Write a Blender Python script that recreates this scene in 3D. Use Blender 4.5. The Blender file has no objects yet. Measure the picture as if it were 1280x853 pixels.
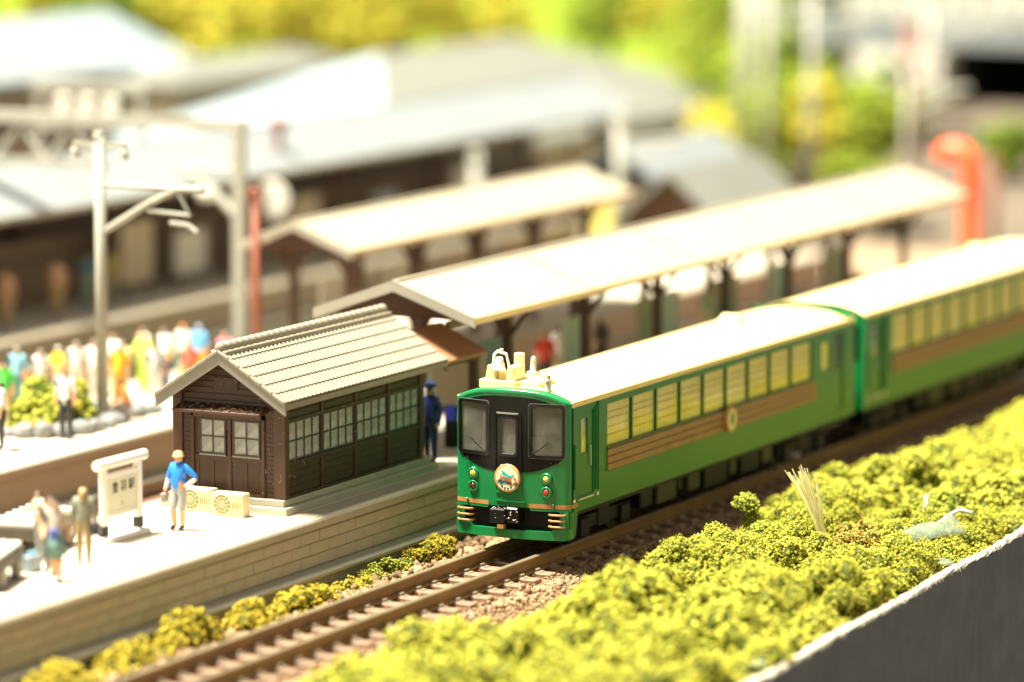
import bpy, bmesh, math, random
import numpy as np
from mathutils import Vector, Matrix, Euler

random.seed(7)
RNG = np.random.default_rng(7)
scene = bpy.context.scene
COL = scene.collection
# units: one unit is one metre of the prototype (the models are 1:150)

# ------------------------------------------------------------------ camera
CAM = (-85.134, -42.559, 17.526)
YAW, PITCH = math.radians(26.567), math.radians(7.6735)
v = Vector((math.cos(YAW) * math.cos(PITCH), math.sin(YAW) * math.cos(PITCH), -math.sin(PITCH)))
r = Vector((math.sin(YAW), -math.cos(YAW), 0))
u = r.cross(v)
cd = bpy.data.cameras.new('camera')
cam = bpy.data.objects.new('camera', cd)
COL.objects.link(cam)
M = Matrix((r, u, -v)).transposed().to_4x4()
M.translation = CAM
cam.matrix_world = M
cd.sensor_width = 36
cd.lens = 153.84
cd.clip_start, cd.clip_end = 1, 2000
cd.dof.use_dof = True
cd.dof.focus_distance = 96.3
cd.dof.aperture_fstop = 0.102
scene.camera = cam

# ------------------------------------------------------------------ light
w = bpy.data.worlds.new('World')
scene.world = w
w.use_nodes = True
bg = w.node_tree.nodes['Background']
bg.inputs[0].default_value = (1.0, 0.95, 0.84, 1)
bg.inputs[1].default_value = 0.48


def area_lamp(name, loc, target, size, power, color):
    ld = bpy.data.lights.new(name, 'AREA')
    ld.shape = 'DISK'
    ld.size = size
    ld.energy = power
    ld.color = color
    o = bpy.data.objects.new(name, ld)
    COL.objects.link(o)
    o.location = loc
    o.rotation_euler = (Vector(target) - Vector(loc)).to_track_quat('-Z', 'Y').to_euler()
    return o


area_lamp('hall_lamp', (-60, 105, 325), (20, 5, 0), 90, 6.6e6, (1.0, 0.945, 0.80))

scene.view_settings.view_transform = 'Standard'
scene.view_settings.look = 'None'
scene.view_settings.exposure = 0.18
scene.view_settings.gamma = 1.0
scene.render.engine = 'CYCLES'
scene.cycles.max_bounces = 6
scene.cycles.transparent_max_bounces = 12
scene.cycles.use_denoising = True
scene.cycles.caustics_reflective = False
scene.cycles.caustics_refractive = False


# ------------------------------------------------------------------ materials
def mat(name, col, rough=0.5, var=0.0, scale=2.0, bump=0.0, bscale=None, spec=0.5, metal=0.0, col2=None, island=False,
        sss=0.0, coat=0.0):
    m = bpy.data.materials.new(name)
    m.use_nodes = True
    nt = m.node_tree
    b = nt.nodes['Principled BSDF']
    b.inputs['Base Color'].default_value = (*col, 1)
    b.inputs['Roughness'].default_value = rough
    b.inputs['Metallic'].default_value = metal
    b.inputs['Specular IOR Level'].default_value = spec
    if coat:
        b.inputs['Coat Weight'].default_value = coat
        b.inputs['Coat Roughness'].default_value = 0.08
    if sss:
        b.inputs['Subsurface Weight'].default_value = sss
        b.inputs['Subsurface Radius'].default_value = (0.1, 0.08, 0.05)
        b.inputs['Subsurface Scale'].default_value = 0.3
    tc = nt.nodes.new('ShaderNodeTexCoord')
    if var or col2:
        n = nt.nodes.new('ShaderNodeTexNoise')
        n.inputs['Scale'].default_value = scale
        n.inputs['Detail'].default_value = 5
        n.inputs['Roughness'].default_value = 0.65
        nt.links.new(tc.outputs['Object'], n.inputs['Vector'])
        rp = nt.nodes.new('ShaderNodeValToRGB')
        c2 = col2 or tuple(min(1, c * (1 + var)) for c in col)
        c1 = tuple(c * (1 - var) for c in col)
        rp.color_ramp.elements[0].color = (*c1, 1)
        rp.color_ramp.elements[1].color = (*c2, 1)
        rp.color_ramp.elements[0].position = 0.32
        rp.color_ramp.elements[1].position = 0.68
        if island:
            g = nt.nodes.new('ShaderNodeNewGeometry')
            mx = nt.nodes.new('ShaderNodeMath')
            mx.operation = 'MULTIPLY_ADD'
            mx.inputs[1].default_value = 0.55
            nt.links.new(g.outputs['Random Per Island'], mx.inputs[0])
            m2 = nt.nodes.new('ShaderNodeMath')
            m2.operation = 'MULTIPLY'
            m2.inputs[1].default_value = 0.5
            nt.links.new(n.outputs['Fac'], m2.inputs[0])
            nt.links.new(m2.outputs[0], mx.inputs[2])
            nt.links.new(mx.outputs[0], rp.inputs['Fac'])
        else:
            nt.links.new(n.outputs['Fac'], rp.inputs['Fac'])
        nt.links.new(rp.outputs['Color'], b.inputs['Base Color'])
    if bump:
        n2 = nt.nodes.new('ShaderNodeTexNoise')
        n2.inputs['Scale'].default_value = bscale or scale * 6
        n2.inputs['Detail'].default_value = 4
        nt.links.new(tc.outputs['Object'], n2.inputs['Vector'])
        bp = nt.nodes.new('ShaderNodeBump')
        bp.inputs['Strength'].default_value = bump
        bp.inputs['Distance'].default_value = 0.05
        nt.links.new(n2.outputs['Fac'], bp.inputs['Height'])
        nt.links.new(bp.outputs['Normal'], b.inputs['Normal'])
    return m


def glass_mat(name, tint, refl=0.12, rough=0.03, rmax=0.75):
    m = bpy.data.materials.new(name)
    m.use_nodes = True
    nt = m.node_tree
    nt.nodes.remove(nt.nodes['Principled BSDF'])
    out = nt.nodes['Material Output']
    t = nt.nodes.new('ShaderNodeBsdfTransparent')
    t.inputs[0].default_value = (*tint, 1)
    g = nt.nodes.new('ShaderNodeBsdfGlossy')
    g.inputs['Roughness'].default_value = rough
    f = nt.nodes.new('ShaderNodeLayerWeight')
    f.inputs['Blend'].default_value = 0.25
    mr = nt.nodes.new('ShaderNodeMapRange')
    mr.inputs['To Min'].default_value = refl
    mr.inputs['To Max'].default_value = rmax
    nt.links.new(f.outputs['Fresnel'], mr.inputs['Value'])
    mx = nt.nodes.new('ShaderNodeMixShader')
    nt.links.new(mr.outputs[0], mx.inputs[0])
    nt.links.new(t.outputs[0], mx.inputs[1])
    nt.links.new(g.outputs[0], mx.inputs[2])
    nt.links.new(mx.outputs[0], out.inputs['Surface'])
    return m


def cloudy(name, col, alpha):
    """thin milky plastic: partly see-through, partly white"""
    m = bpy.data.materials.new(name)
    m.use_nodes = True
    nt = m.node_tree
    b = nt.nodes['Principled BSDF']
    b.inputs['Roughness'].default_value = 0.12
    tc = nt.nodes.new('ShaderNodeTexCoord')
    n = nt.nodes.new('ShaderNodeTexNoise')
    n.inputs['Scale'].default_value = 2.3
    n.inputs['Detail'].default_value = 3
    nt.links.new(tc.outputs['Object'], n.inputs['Vector'])
    rp = nt.nodes.new('ShaderNodeValToRGB')
    rp.color_ramp.elements[0].position = 0.35
    rp.color_ramp.elements[1].position = 0.65
    rp.color_ramp.elements[0].color = (*[c * 0.72 for c in col], 1)
    rp.color_ramp.elements[1].color = (*col, 1)
    nt.links.new(n.outputs['Fac'], rp.inputs['Fac'])
    nt.links.new(rp.outputs['Color'], b.inputs['Base Color'])
    mr = nt.nodes.new('ShaderNodeMapRange')
    mr.inputs['To Min'].default_value = alpha * 0.6
    mr.inputs['To Max'].default_value = min(1, alpha * 1.4)
    nt.links.new(n.outputs['Fac'], mr.inputs['Value'])
    nt.links.new(mr.outputs[0], b.inputs['Alpha'])
    return m


MT = dict(
    green=mat('green_paint', (0.004, 0.175, 0.046), 0.28, 0.05, 1.2, 0.02, 30, coat=0.25),
    green_side=mat('green_paint_darkened_side', (0.006, 0.145, 0.026), 0.32, 0.05, 1.2, 0.02, 30, spec=0.35),  # same green, darkened to offset light bounced onto the sides
    cream=mat('cream_roof_plastic', (0.84, 0.68, 0.34), 0.45, 0.04, 1.5, 0.02, 25),
    creamedge=mat('cream_less_lit_edge', (0.82, 0.58, 0.20), 0.45, 0.05, 2),  # roof cream deepened to show the edge less lit than the top
    eaveb=mat('canopy_eave', (0.56, 0.43, 0.22), 0.55, 0.06, 1),
    creamlight=mat('white_metal_bell', (0.75, 0.74, 0.66), 0.35),
    black=mat('black_mask_paint', (0.006, 0.006, 0.005), 0.22, 0.1, 3, 0.02, 30, spec=0.18),
    rubber=mat('black_rubber', (0.006, 0.006, 0.006), 0.25, spec=0.35),
    chassis=mat('chassis_black', (0.005, 0.0045, 0.004), 0.55, 0.3, 3, 0.1, 12, spec=0.25),
    under=mat('underfloor_olive', (0.030, 0.028, 0.010), 0.5, 0.2, 3, spec=0.3),
    tan=mat('tan_stripe', (0.42, 0.20, 0.06), 0.45, 0.08, 4),
    wood=mat('wood_strip', (0.30, 0.145, 0.040), 0.5, 0.15, 3),
    steel=mat('bright_steel', (0.62, 0.60, 0.54), 0.3, metal=0.6),
    window_gasket=mat('window_gasket', (0.006, 0.006, 0.006), 0.22, spec=0.35),
    edge_highlight=mat('grey_edge_highlight', (0.20, 0.20, 0.18), 0.3),  # lighter grey put in as a highlight along the window edges
    cabglass=cloudy('cab_glass_brightened', (0.36, 0.36, 0.29), 0.20),  # milky grey added to the glass to brighten the dim cab
    glass=glass_mat('clear_plastic_glass', (0.90, 0.91, 0.86), 0.04, rmax=0.45),
    glass_side=glass_mat('side_plastic_glass', (0.97, 0.96, 0.90), 0.015, rmax=0.12),
    curtain=mat('yellow_curtain', (0.90, 0.72, 0.14), 0.6, 0.12, 1.3, col2=(0.95, 0.84, 0.24)),
    curtain_rail=mat('curtain_rail', (0.55, 0.42, 0.07), 0.5),
    cab=mat('cab_interior', (0.42, 0.41, 0.34), 0.6, 0.2, 2),
    cabdark=mat('cab_interior_dark', (0.20, 0.19, 0.14), 0.6, 0.2, 2),
    lensy=mat('lamp_lens_yellow', (0.90, 0.68, 0.10), 0.15, coat=0.6),
    lensr=mat('lamp_lens_red', (0.55, 0.02, 0.015), 0.15, coat=0.6),
    lensd=mat('lamp_lens_dark_red', (0.10, 0.008, 0.006), 0.15, coat=0.6),
    badge=mat('badge_cream', (0.85, 0.75, 0.47), 0.35),
    badge_rim=mat('badge_rim', (0.52, 0.26, 0.07), 0.35),
    badge_side=mat('badge_side_cream', (0.60, 0.52, 0.22), 0.4),
    teal=mat('teal_print', (0.0, 0.42, 0.40), 0.4),
    redprint=mat('rust_print', (0.50, 0.12, 0.03), 0.4),
    ink=mat('ink', (0.01, 0.01, 0.01), 0.5),
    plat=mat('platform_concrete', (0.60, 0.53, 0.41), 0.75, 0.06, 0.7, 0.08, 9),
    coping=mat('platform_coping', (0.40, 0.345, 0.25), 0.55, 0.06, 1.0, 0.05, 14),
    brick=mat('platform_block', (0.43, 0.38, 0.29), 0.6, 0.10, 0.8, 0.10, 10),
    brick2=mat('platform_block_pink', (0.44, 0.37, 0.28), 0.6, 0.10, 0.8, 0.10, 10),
    mortar=mat('platform_face', (0.35, 0.31, 0.23), 0.8, 0.1, 2),
    ledge=mat('grey_ledge', (0.33, 0.31, 0.24), 0.4, 0.1, 1.5, 0.04, 12),
    step=mat('grey_step', (0.40, 0.37, 0.28), 0.5, 0.08, 1.5, 0.05, 14),
    brown=mat('brown_plastic', (0.050, 0.024, 0.012), 0.42, 0.15, 2.5, 0.08, 14),
    brown2=mat('brown_trim', (0.068, 0.030, 0.015), 0.40, 0.12, 3, 0.06, 16),
    brown3=mat('brown_shaded_side', (0.045, 0.022, 0.011), 0.45, 0.15, 2.5, 0.08, 14),  # copy of the brown, darkened for the side in shade
    sash=mat('dark_sash', (0.055, 0.042, 0.040), 0.4),
    rooft=mat('beige_roof_tile', (0.25, 0.22, 0.16), 0.5, 0.10, 2.0, 0.12, 18),
    barge=mat('grey_barge', (0.25, 0.24, 0.20), 0.5, 0.06, 2, 0.04, 16),
    canroof=mat('cream_canopy_roof', (0.36, 0.315, 0.225), 0.55, 0.06, 0.5, 0.04, 8),
    canfascia=mat('canopy_fascia', (0.36, 0.33, 0.26), 0.55, 0.06, 1),
    canbeam=mat('canopy_beam', (0.085, 0.038, 0.018), 0.5, 0.15, 2),
    porch=mat('porch_roof_brown', (0.36, 0.165, 0.085), 0.5, 0.12, 2, 0.05, 10),
    ac=mat('ac_cream', (0.62, 0.52, 0.31), 0.5, 0.08, 4, 0.05, 20),
    acwash=mat('ac_grille_wash', (0.32, 0.20, 0.06), 0.5, 0.2, 6),
    white=mat('white_plastic', (0.78, 0.74, 0.66), 0.4, 0.02, 2),
    signface=mat('sign_face', (0.62, 0.60, 0.45), 0.5, 0.03, 3),
    rail_side=mat('rusty_rail', (0.21, 0.115, 0.035), 0.5, 0.25, 1.0, 0.1, 8),
    rail_top=mat('rail_head', (0.30, 0.255, 0.155), 0.28, 0.15, 1.0, metal=0.4),
    sleeper=mat('sleeper', (0.245, 0.145, 0.085), 0.65, 0.2, 2.5, 0.2, 12),
    chair=mat('rail_chair', (0.22, 0.17, 0.11), 0.6, 0.15, 4),
    ground=mat('diorama_ground', (0.30, 0.20, 0.115), 0.9, 0.25, 1.3, 0.6, 14, col2=(0.40, 0.28, 0.17)),
    farground=mat('far_ground', (0.185, 0.165, 0.12), 0.9, 0.3, 0.25, 0.3, 6),
    stone=mat('ballast_stone', (0.15, 0.082, 0.036), 0.8, col2=(0.37, 0.24, 0.12), scale=1.1, island=True),
    redballast=mat('red_ballast', (0.18, 0.07, 0.035), 0.85, 0.3, 2.0, 0.5, 8, col2=(0.34, 0.16, 0.09)),
    foam=mat('clump_foam', (0.19, 0.215, 0.018), 0.85, col2=(0.56, 0.52, 0.065), scale=1.6, island=True, spec=0.2),
    foamg=mat('clump_foam_green', (0.125, 0.17, 0.016), 0.85, col2=(0.45, 0.45, 0.06), scale=1.6, island=True, spec=0.2),
    foamo=mat('clump_foam_ochre', (0.22, 0.185, 0.012), 0.85, col2=(0.52, 0.40, 0.040), scale=1.6, island=True, spec=0.2),
    foamb=mat('clump_foam_brown', (0.22, 0.16, 0.02), 0.85, col2=(0.56, 0.40, 0.09), scale=1.6, island=True, spec=0.2),
    foamcore=mat('foam_core_shaded', (0.075, 0.095, 0.008), 0.9, 0.2, 3),  # darker core, with the shade of the gaps put into its colour
    straw=mat('straw_fibre', (0.88, 0.82, 0.42), 0.5),
    film=cloudy('film', (0.34, 0.43, 0.31), 0.38),
    cloud=cloudy('cloudy_pane', (0.62, 0.64, 0.60), 0.42),
    glue=mat('dried_glue', (0.55, 0.56, 0.48), 0.25),
    board=mat('grey_board', (0.105, 0.10, 0.083), 0.85, 0.16, 1.2, 0.5, 5),
    boardtop=mat('board_edge', (0.46, 0.41, 0.31), 0.8, 0.2, 2.5, 0.5, 10),
    lint=mat('lint', (0.40, 0.32, 0.22), 0.8),
    mast=mat('grey_mast', (0.36, 0.35, 0.29), 0.45, 0.05, 1),
    redpole=mat('red_brown_pole', (0.25, 0.075, 0.040), 0.5, 0.1, 1),
    red=mat('orange_red_paint', (0.85, 0.13, 0.045), 0.4, 0.08, 1),
    greyroof=mat('grey_roof', (0.20, 0.22, 0.222), 0.45, 0.05, 0.4, 0.05, 5),
    greyroof2=mat('blue_grey_roof', (0.28, 0.34, 0.37), 0.4, 0.05, 0.4),
    greyroof3=mat('olive_grey_roof', (0.175, 0.178, 0.152), 0.6, 0.06, 0.4),
    darkwall=mat('hazed_brown_wall', (0.27, 0.19, 0.13), 0.6, 0.35, 1),  # brown lifted in colour to imitate haze over the rear
    tanwall=mat('tan_wall', (0.50, 0.42, 0.28), 0.7, 0.1, 0.5),
    void=mat('tunnel_shade_black', (0.006, 0.005, 0.004), 0.9),  # near-black colour stands in for the darkness inside the tunnel
    rock=mat('grey_rock', (0.19, 0.19, 0.185), 0.7, 0.25, 2.0, 0.3, 8),
    stem=mat('trunk_brown', (0.10, 0.06, 0.03), 0.8, 0.2, 4),
    cart=mat('cart_brown', (0.07, 0.055, 0.035), 0.5, 0.1, 2),
    paper=mat('pale_board', (0.66, 0.64, 0.54), 0.5),
    embank=mat('embankment_earth', (0.125, 0.098, 0.068), 0.9, 0.3, 0.4, 0.4, 5),
    tree_y=mat('tree_yellow', (0.30, 0.27, 0.02), 0.9, col2=(0.62, 0.54, 0.07), scale=0.5, island=True, spec=0.1),
    tree_l=mat('tree_lime', (0.12, 0.18, 0.014), 0.9, col2=(0.32, 0.39, 0.045), scale=0.5, island=True, spec=0.1),
    tree_g=mat('tree_green', (0.06, 0.11, 0.010), 0.9, col2=(0.19, 0.26, 0.025), scale=0.5, island=True, spec=0.1),
)
SKIN = mat('skin_paint', (0.60, 0.34, 0.17), 0.5)
PAINT = {}


def paint(c):
    if c not in PAINT:
        PAINT[c] = mat('paint_%d' % len(PAINT), c, 0.4)
    return PAINT[c]


# ------------------------------------------------------------------ mesh helpers
class MB:
    def __init__(s):
        s.V, s.F = [], []

    def add(s, vs, fs):
        n = len(s.V)
        s.V += [tuple(p) for p in vs]
        s.F += [tuple(i + n for i in f) for f in fs]
        return s

    def box(s, x0, x1, y0, y1, z0, z1):
        return s.add([(x0, y0, z0), (x1, y0, z0), (x1, y1, z0), (x0, y1, z0), (x0, y0, z1), (x1, y0, z1), (x1, y1, z1), (x0, y1, z1)],
                     [(0, 3, 2, 1), (4, 5, 6, 7), (0, 1, 5, 4), (1, 2, 6, 5), (2, 3, 7, 6), (3, 0, 4, 7)])

    def prism(s, poly, axis, a0, a1):
        n = len(poly)

        def P(p, a):
            return {'x': (a, p[0], p[1]), 'y': (p[0], a, p[1]), 'z': (p[0], p[1], a)}[axis]
        vs = [P(p, a0) for p in poly] + [P(p, a1) for p in poly]
        fs = [(i, (i + 1) % n, n + (i + 1) % n, n + i) for i in range(n)]
        fs += [tuple(range(n))[::-1], tuple(range(n, 2 * n))]
        return s.add(vs, fs)

    def cyl(s, p0, p1, r0, r1=None, n=12):
        r1 = r0 if r1 is None else r1
        return s.tube([p0, p1], [r0, r1], n)

    def tube(s, pts, rad, n=8):
        pts = [Vector(p) for p in pts]
        if not hasattr(rad, '__len__'):
            rad = [rad] * len(pts)
        vs, fs = [], []
        up = None
        for i, p in enumerate(pts):
            d = (pts[min(i + 1, len(pts) - 1)] - pts[max(i - 1, 0)]).normalized()
            if up is None:
                up = Vector((0, 0, 1)) if abs(d.z) < 0.9 else Vector((1, 0, 0))
            a = d.cross(up).normalized()
            b = a.cross(d).normalized()
            up = b
            for k in range(n):
                t = 2 * math.pi * k / n
                vs.append(p + (a * math.cos(t) + b * math.sin(t)) * rad[i])
        for i in range(len(pts) - 1):
            for k in range(n):
                fs.append((i * n + k, i * n + (k + 1) % n, (i + 1) * n + (k + 1) % n, (i + 1) * n + k))
        fs.append(tuple(range(n))[::-1])
        fs.append(tuple((len(pts) - 1) * n + k for k in range(n)))
        return s.add(vs, fs)

    def lathe(s, prof, c, axis='z', n=20):
        vs, fs = [], []
        for (rr, h) in prof:
            for k in range(n):
                t = 2 * math.pi * k / n
                a, b = rr * math.cos(t), rr * math.sin(t)
                q = {'z': (a, b, h), 'x': (h, a, b), 'y': (a, h, b)}[axis]
                vs.append((c[0] + q[0], c[1] + q[1], c[2] + q[2]))
        for i in range(len(prof) - 1):
            for k in range(n):
                fs.append((i * n + k, i * n + (k + 1) % n, (i + 1) * n + (k + 1) % n, (i + 1) * n + k))
        fs.append(tuple(range(n))[::-1])
        fs.append(tuple((len(prof) - 1) * n + k for k in range(n)))
        return s.add(vs, fs)

    def xf(s, mtx):
        s.V = [tuple(mtx @ Vector(p)) for p in s.V]
        return s

    def mesh(s, name, m, smooth=False, bevel=0.0, seg=2):
        me = bpy.data.meshes.new(name)
        bm = bmesh.new()
        vv = [bm.verts.new(p) for p in s.V]
        for f in s.F:
            try:
                bm.faces.new([vv[i] for i in f])
            except ValueError:
                pass
        bmesh.ops.recalc_face_normals(bm, faces=bm.faces)
        if bevel:
            es = [e for e in bm.edges if len(e.link_faces) == 2 and e.calc_face_angle(0) > 0.5]
            bmesh.ops.bevel(bm, geom=es, offset=bevel, segments=seg, affect='EDGES', profile=0.5)
        bm.to_mesh(me)
        bm.free()
        if smooth:
            me.shade_smooth()
        me.materials.append(MT[m] if isinstance(m, str) else m)
        return me

    def build(s, name, m, parent=None, smooth=False, bevel=0.0, seg=2, local=False):
        if parent is not None and not local:
            o = absloc(parent)
            s.V = [(p[0] - o[0], p[1] - o[1], p[2] - o[2]) for p in s.V]
        return link(name, s.mesh(name, m, smooth, bevel, seg), parent)


def absloc(o):
    t = Vector((0, 0, 0))
    while o is not None:
        t = t + o.location
        o = o.parent
    return t


def link(name, data, parent=None, loc=None):
    """loc is a world place; the parent's chain only translates"""
    o = bpy.data.objects.new(name, data)
    COL.objects.link(o)
    if loc is not None:
        o.location = Vector(loc) - (absloc(parent) if parent else Vector((0, 0, 0)))
    o.parent = parent
    return o


def tag(o, label=None, cat=None, group=None, kind=None):
    if label:
        o['label'] = label
    if cat:
        o['category'] = cat
    if group:
        o['group'] = group
    if kind:
        o['kind'] = kind
    return o


def thing(name, label, cat, loc=(0, 0, 0), group=None, kind=None):
    o = bpy.data.objects.new(name, None)
    o.empty_display_size = 0.3
    COL.objects.link(o)
    o.location = loc
    return tag(o, label, cat, group, kind)


def struct(name, label, loc=(0, 0, 0), cat=None):
    return thing(name, label, cat, loc, kind='structure')


def fast_mesh(name, V, T, m):
    me = bpy.data.meshes.new(name)
    V = np.asarray(V, np.float32)
    T = np.asarray(T, np.int32)
    me.vertices.add(len(V))
    me.vertices.foreach_set('co', V.ravel())
    me.loops.add(T.size)
    me.loops.foreach_set('vertex_index', T.ravel())
    me.polygons.add(len(T))
    k = T.shape[1]
    me.polygons.foreach_set('loop_start', np.arange(0, T.size, k, dtype=np.int32))
    try:
        me.polygons.foreach_set('loop_total', np.full(len(T), k, np.int32))
    except Exception:
        pass
    me.update(calc_edges=True)
    me.validate()
    me.materials.append(MT[m] if isinstance(m, str) else m)
    return me


OCTV = np.array([(1, 0, 0), (-1, 0, 0), (0, 1, 0), (0, -1, 0), (0, 0, 1), (0, 0, -1)], float)
OCTF = np.array([(0, 2, 4), (2, 1, 4), (1, 3, 4), (3, 0, 4), (2, 0, 5), (1, 2, 5), (3, 1, 5), (0, 3, 5)])


def rand_rot(n):
    q = RNG.normal(size=(n, 4))
    q /= np.linalg.norm(q, axis=1)[:, None]
    a, b, c, d = q.T
    return np.stack([np.stack([1 - 2 * (c * c + d * d), 2 * (b * c - a * d), 2 * (b * d + a * c)], 1),
                     np.stack([2 * (b * c + a * d), 1 - 2 * (b * b + d * d), 2 * (c * d - a * b)], 1),
                     np.stack([2 * (b * d - a * c), 2 * (c * d + a * b), 1 - 2 * (b * b + c * c)], 1)], 1)


def grains(P, size, jitter=0.45):
    """small irregular eight-faced grains at the points P"""
    n = len(P)
    size = np.broadcast_to(size, (n,)) * RNG.uniform(1 - jitter, 1 + jitter, n)
    st = RNG.uniform(0.6, 1.35, (n, 6, 1))
    L = OCTV[None] * st * size[:, None, None]
    W = np.einsum('nij,nkj->nki', rand_rot(n), L) + P[:, None, :]
    T = OCTF[None] + (np.arange(n) * 6)[:, None, None]
    return W.reshape(-1, 3), T.reshape(-1, 3)


def sph_pts(n):
    p = RNG.normal(size=(n, 3))
    return p / np.linalg.norm(p, axis=1)[:, None]


def blob_points(blobs, g, dens=1.0, cut=True):
    """points over the lumpy surface of a set of balls (c, r); points inside another ball are dropped"""
    B = np.array([b[0] for b in blobs], float)
    Rr = np.array([b[1] for b in blobs], float)
    out = []
    for c, rr in zip(B, Rr):
        n = int(dens * 4 * math.pi * rr * rr / (g * g * 3.0)) + 6
        d = sph_pts(n)
        d = d[d[:, 2] > -0.55]
        k = np.sin(d[:, 0] * 5 + c[0] * 9) * np.sin(d[:, 1] * 5 + c[1] * 7) * np.sin(d[:, 2] * 5 + c[2] * 5)
        rad = rr * (1 + 0.22 * k + RNG.normal(0, 0.055, len(d)))
        P = c + d * rad[:, None]
        if cut:
            dd = np.linalg.norm(B - c, axis=1)
            near = np.where((dd < Rr + rr) & (dd > 1e-6))[0]
            keep = np.ones(len(P), bool)
            for j in near:
                keep &= np.linalg.norm(P - B[j], axis=1) > Rr[j] * 0.86
            P = P[keep]
        out.append(P)
    return np.concatenate(out)


ICO = None


def cores(blobs, f=0.86):
    global ICO
    if ICO is None:
        bm = bmesh.new()
        bmesh.ops.create_icosphere(bm, subdivisions=1, radius=1)
        ICO = (np.array([vv.co[:] for vv in bm.verts]), np.array([[x.index for x in ff.verts] for ff in bm.faces]))
        bm.free()
    n = len(blobs)
    B = np.array([b[0] for b in blobs], float)
    Rr = np.array([b[1] for b in blobs], float)
    V = B[:, None] + ICO[0][None] * (Rr * f)[:, None, None]
    T = ICO[1][None] + (np.arange(n) * len(ICO[0]))[:, None, None]
    return V.reshape(-1, 3), T.reshape(-1, 3)


# =================================================================== SETTING
# ground sheet: lumpy near the track, flat beyond
def ground_sheet():
    xs = np.concatenate([np.linspace(-40, 45, 220), np.linspace(48, 420, 40)])
    ys = np.concatenate([np.linspace(-10.4, 16, 90), np.linspace(18, 260, 40)])
    X, Y = np.meshgrid(xs, ys, indexing='ij')
    # the board cuts the sheet off along a slightly skewed line
    lim = -9.62 + 0.0575 * (X + 2.0)
    Y = np.maximum(Y, np.minimum(lim + 0.12, -6.0))
    Z = -0.50 + 0.03 * np.sin(X * 2.1 + Y) + 0.03 * np.sin(Y * 3.3 - X * 1.3) + RNG.normal(0, 0.008, X.shape)
    Z[Y > 17] = -0.5
    V = np.stack([X, Y, Z], -1).reshape(-1, 3)
    nx, ny = X.shape
    i = np.arange(nx - 1)[:, None] * ny + np.arange(ny - 1)[None]
    T = np.stack([i, i + ny, i + ny + 1, i + 1], -1).reshape(-1, 4)
    me = fast_mesh('ground', V, T, 'ground')
    me.shade_smooth()
    o = link('ground', me)
    tag(o, 'brown earth ground of the layout between tracks and board', None, kind='structure')


ground_sheet()
o = MB().box(-60, 420, 17.6, 260, -0.492, -0.47).build('ballast_field', 'farground')
tag(o, 'pale tan ballast ground spreading behind the second platform', kind='structure')
o = MB().box(-45, 120, 7.4, 12.35, -0.46, -0.40).build('ballast_bed', 'redballast')
tag(o, 'red brown ballast bed between the two platforms', kind='structure')


# ------------------------------------------------------------------ platforms
def platform_profile(y0, y1, z0, z1):
    lip = 0.10
    p = [(y0, z0), (y0, z1 - 0.24), (y0 - lip, z1 - 0.22), (y0 - lip, z1 - 0.07), (y0 - lip + 0.03, z1 - 0.02), (y0 - lip + 0.09, z1)]
    q = [(y1 + lip - 0.09, z1), (y1 + lip - 0.03, z1 - 0.02), (y1 + lip, z1 - 0.07), (y1 + lip, z1 - 0.22), (y1, z1 - 0.24), (y1, z0)]
    return p + q


def platform(name, label, y0, y1, x0, x1, z1=1.1):
    t = struct(name, label, (0, (y0 + y1) / 2, -0.5))
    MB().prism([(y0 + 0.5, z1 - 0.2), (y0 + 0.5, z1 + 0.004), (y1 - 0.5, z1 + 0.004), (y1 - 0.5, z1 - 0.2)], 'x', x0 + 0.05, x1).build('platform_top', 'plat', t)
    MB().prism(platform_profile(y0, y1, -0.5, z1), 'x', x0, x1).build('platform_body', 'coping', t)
    # grey half round ledge near the foot
    for (yy, s) in ((y0, -1), (y1, 1)):
        poly = [(yy, -0.16), (yy + s * 0.30, -0.16), (yy + s * 0.36, -0.10), (yy + s * 0.36, -0.04), (yy + s * 0.30, 0.02), (yy + s * 0.05, 0.05), (yy, 0.05)]
        MB().prism(poly, 'x', x0, x1).build('ledge', 'ledge', t)
        MB().prism([(yy + s * 0.004, -0.5), (yy + s * 0.22, -0.5), (yy + s * 0.22, -0.165), (yy + s * 0.004, -0.165)], 'x', x0, x1).build('footing', 'ledge', t)
    return t


P1Y0, P1Y1 = 2.95, 7.25
plat1 = platform('platform', 'pale concrete island platform with block sides beside the green train', P1Y0, P1Y1, -40, 48)
plat2 = platform('platform', 'pale platform behind, with the crowd and rock garden', 12.5, 17.4, -30, 48)
plat3 = platform('platform', 'far platform under the long grey roof', 24.6, 31.5, -5, 78, 1.1)
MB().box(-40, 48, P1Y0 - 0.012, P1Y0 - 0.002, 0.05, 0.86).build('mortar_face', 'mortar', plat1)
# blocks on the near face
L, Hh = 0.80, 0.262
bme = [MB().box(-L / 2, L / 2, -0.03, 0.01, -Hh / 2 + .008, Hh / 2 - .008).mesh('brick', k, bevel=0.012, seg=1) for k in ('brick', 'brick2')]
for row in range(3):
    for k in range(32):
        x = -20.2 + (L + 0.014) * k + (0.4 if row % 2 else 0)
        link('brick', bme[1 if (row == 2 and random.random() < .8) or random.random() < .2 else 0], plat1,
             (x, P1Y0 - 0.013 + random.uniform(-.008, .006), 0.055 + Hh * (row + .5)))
# coping joints: thin slabs along the near edge
cme = MB().box(-0.995, 0.995, -0.004, 0.55, -0.06, 0.008).mesh('coping_slab', 'coping', bevel=0.006, seg=1)
for k in range(24):
    link('coping_slab', cme, plat1, (-26 + 2.0 * k, P1Y0 - 0.005, 1.102 + random.uniform(-.002, .002)))


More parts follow.
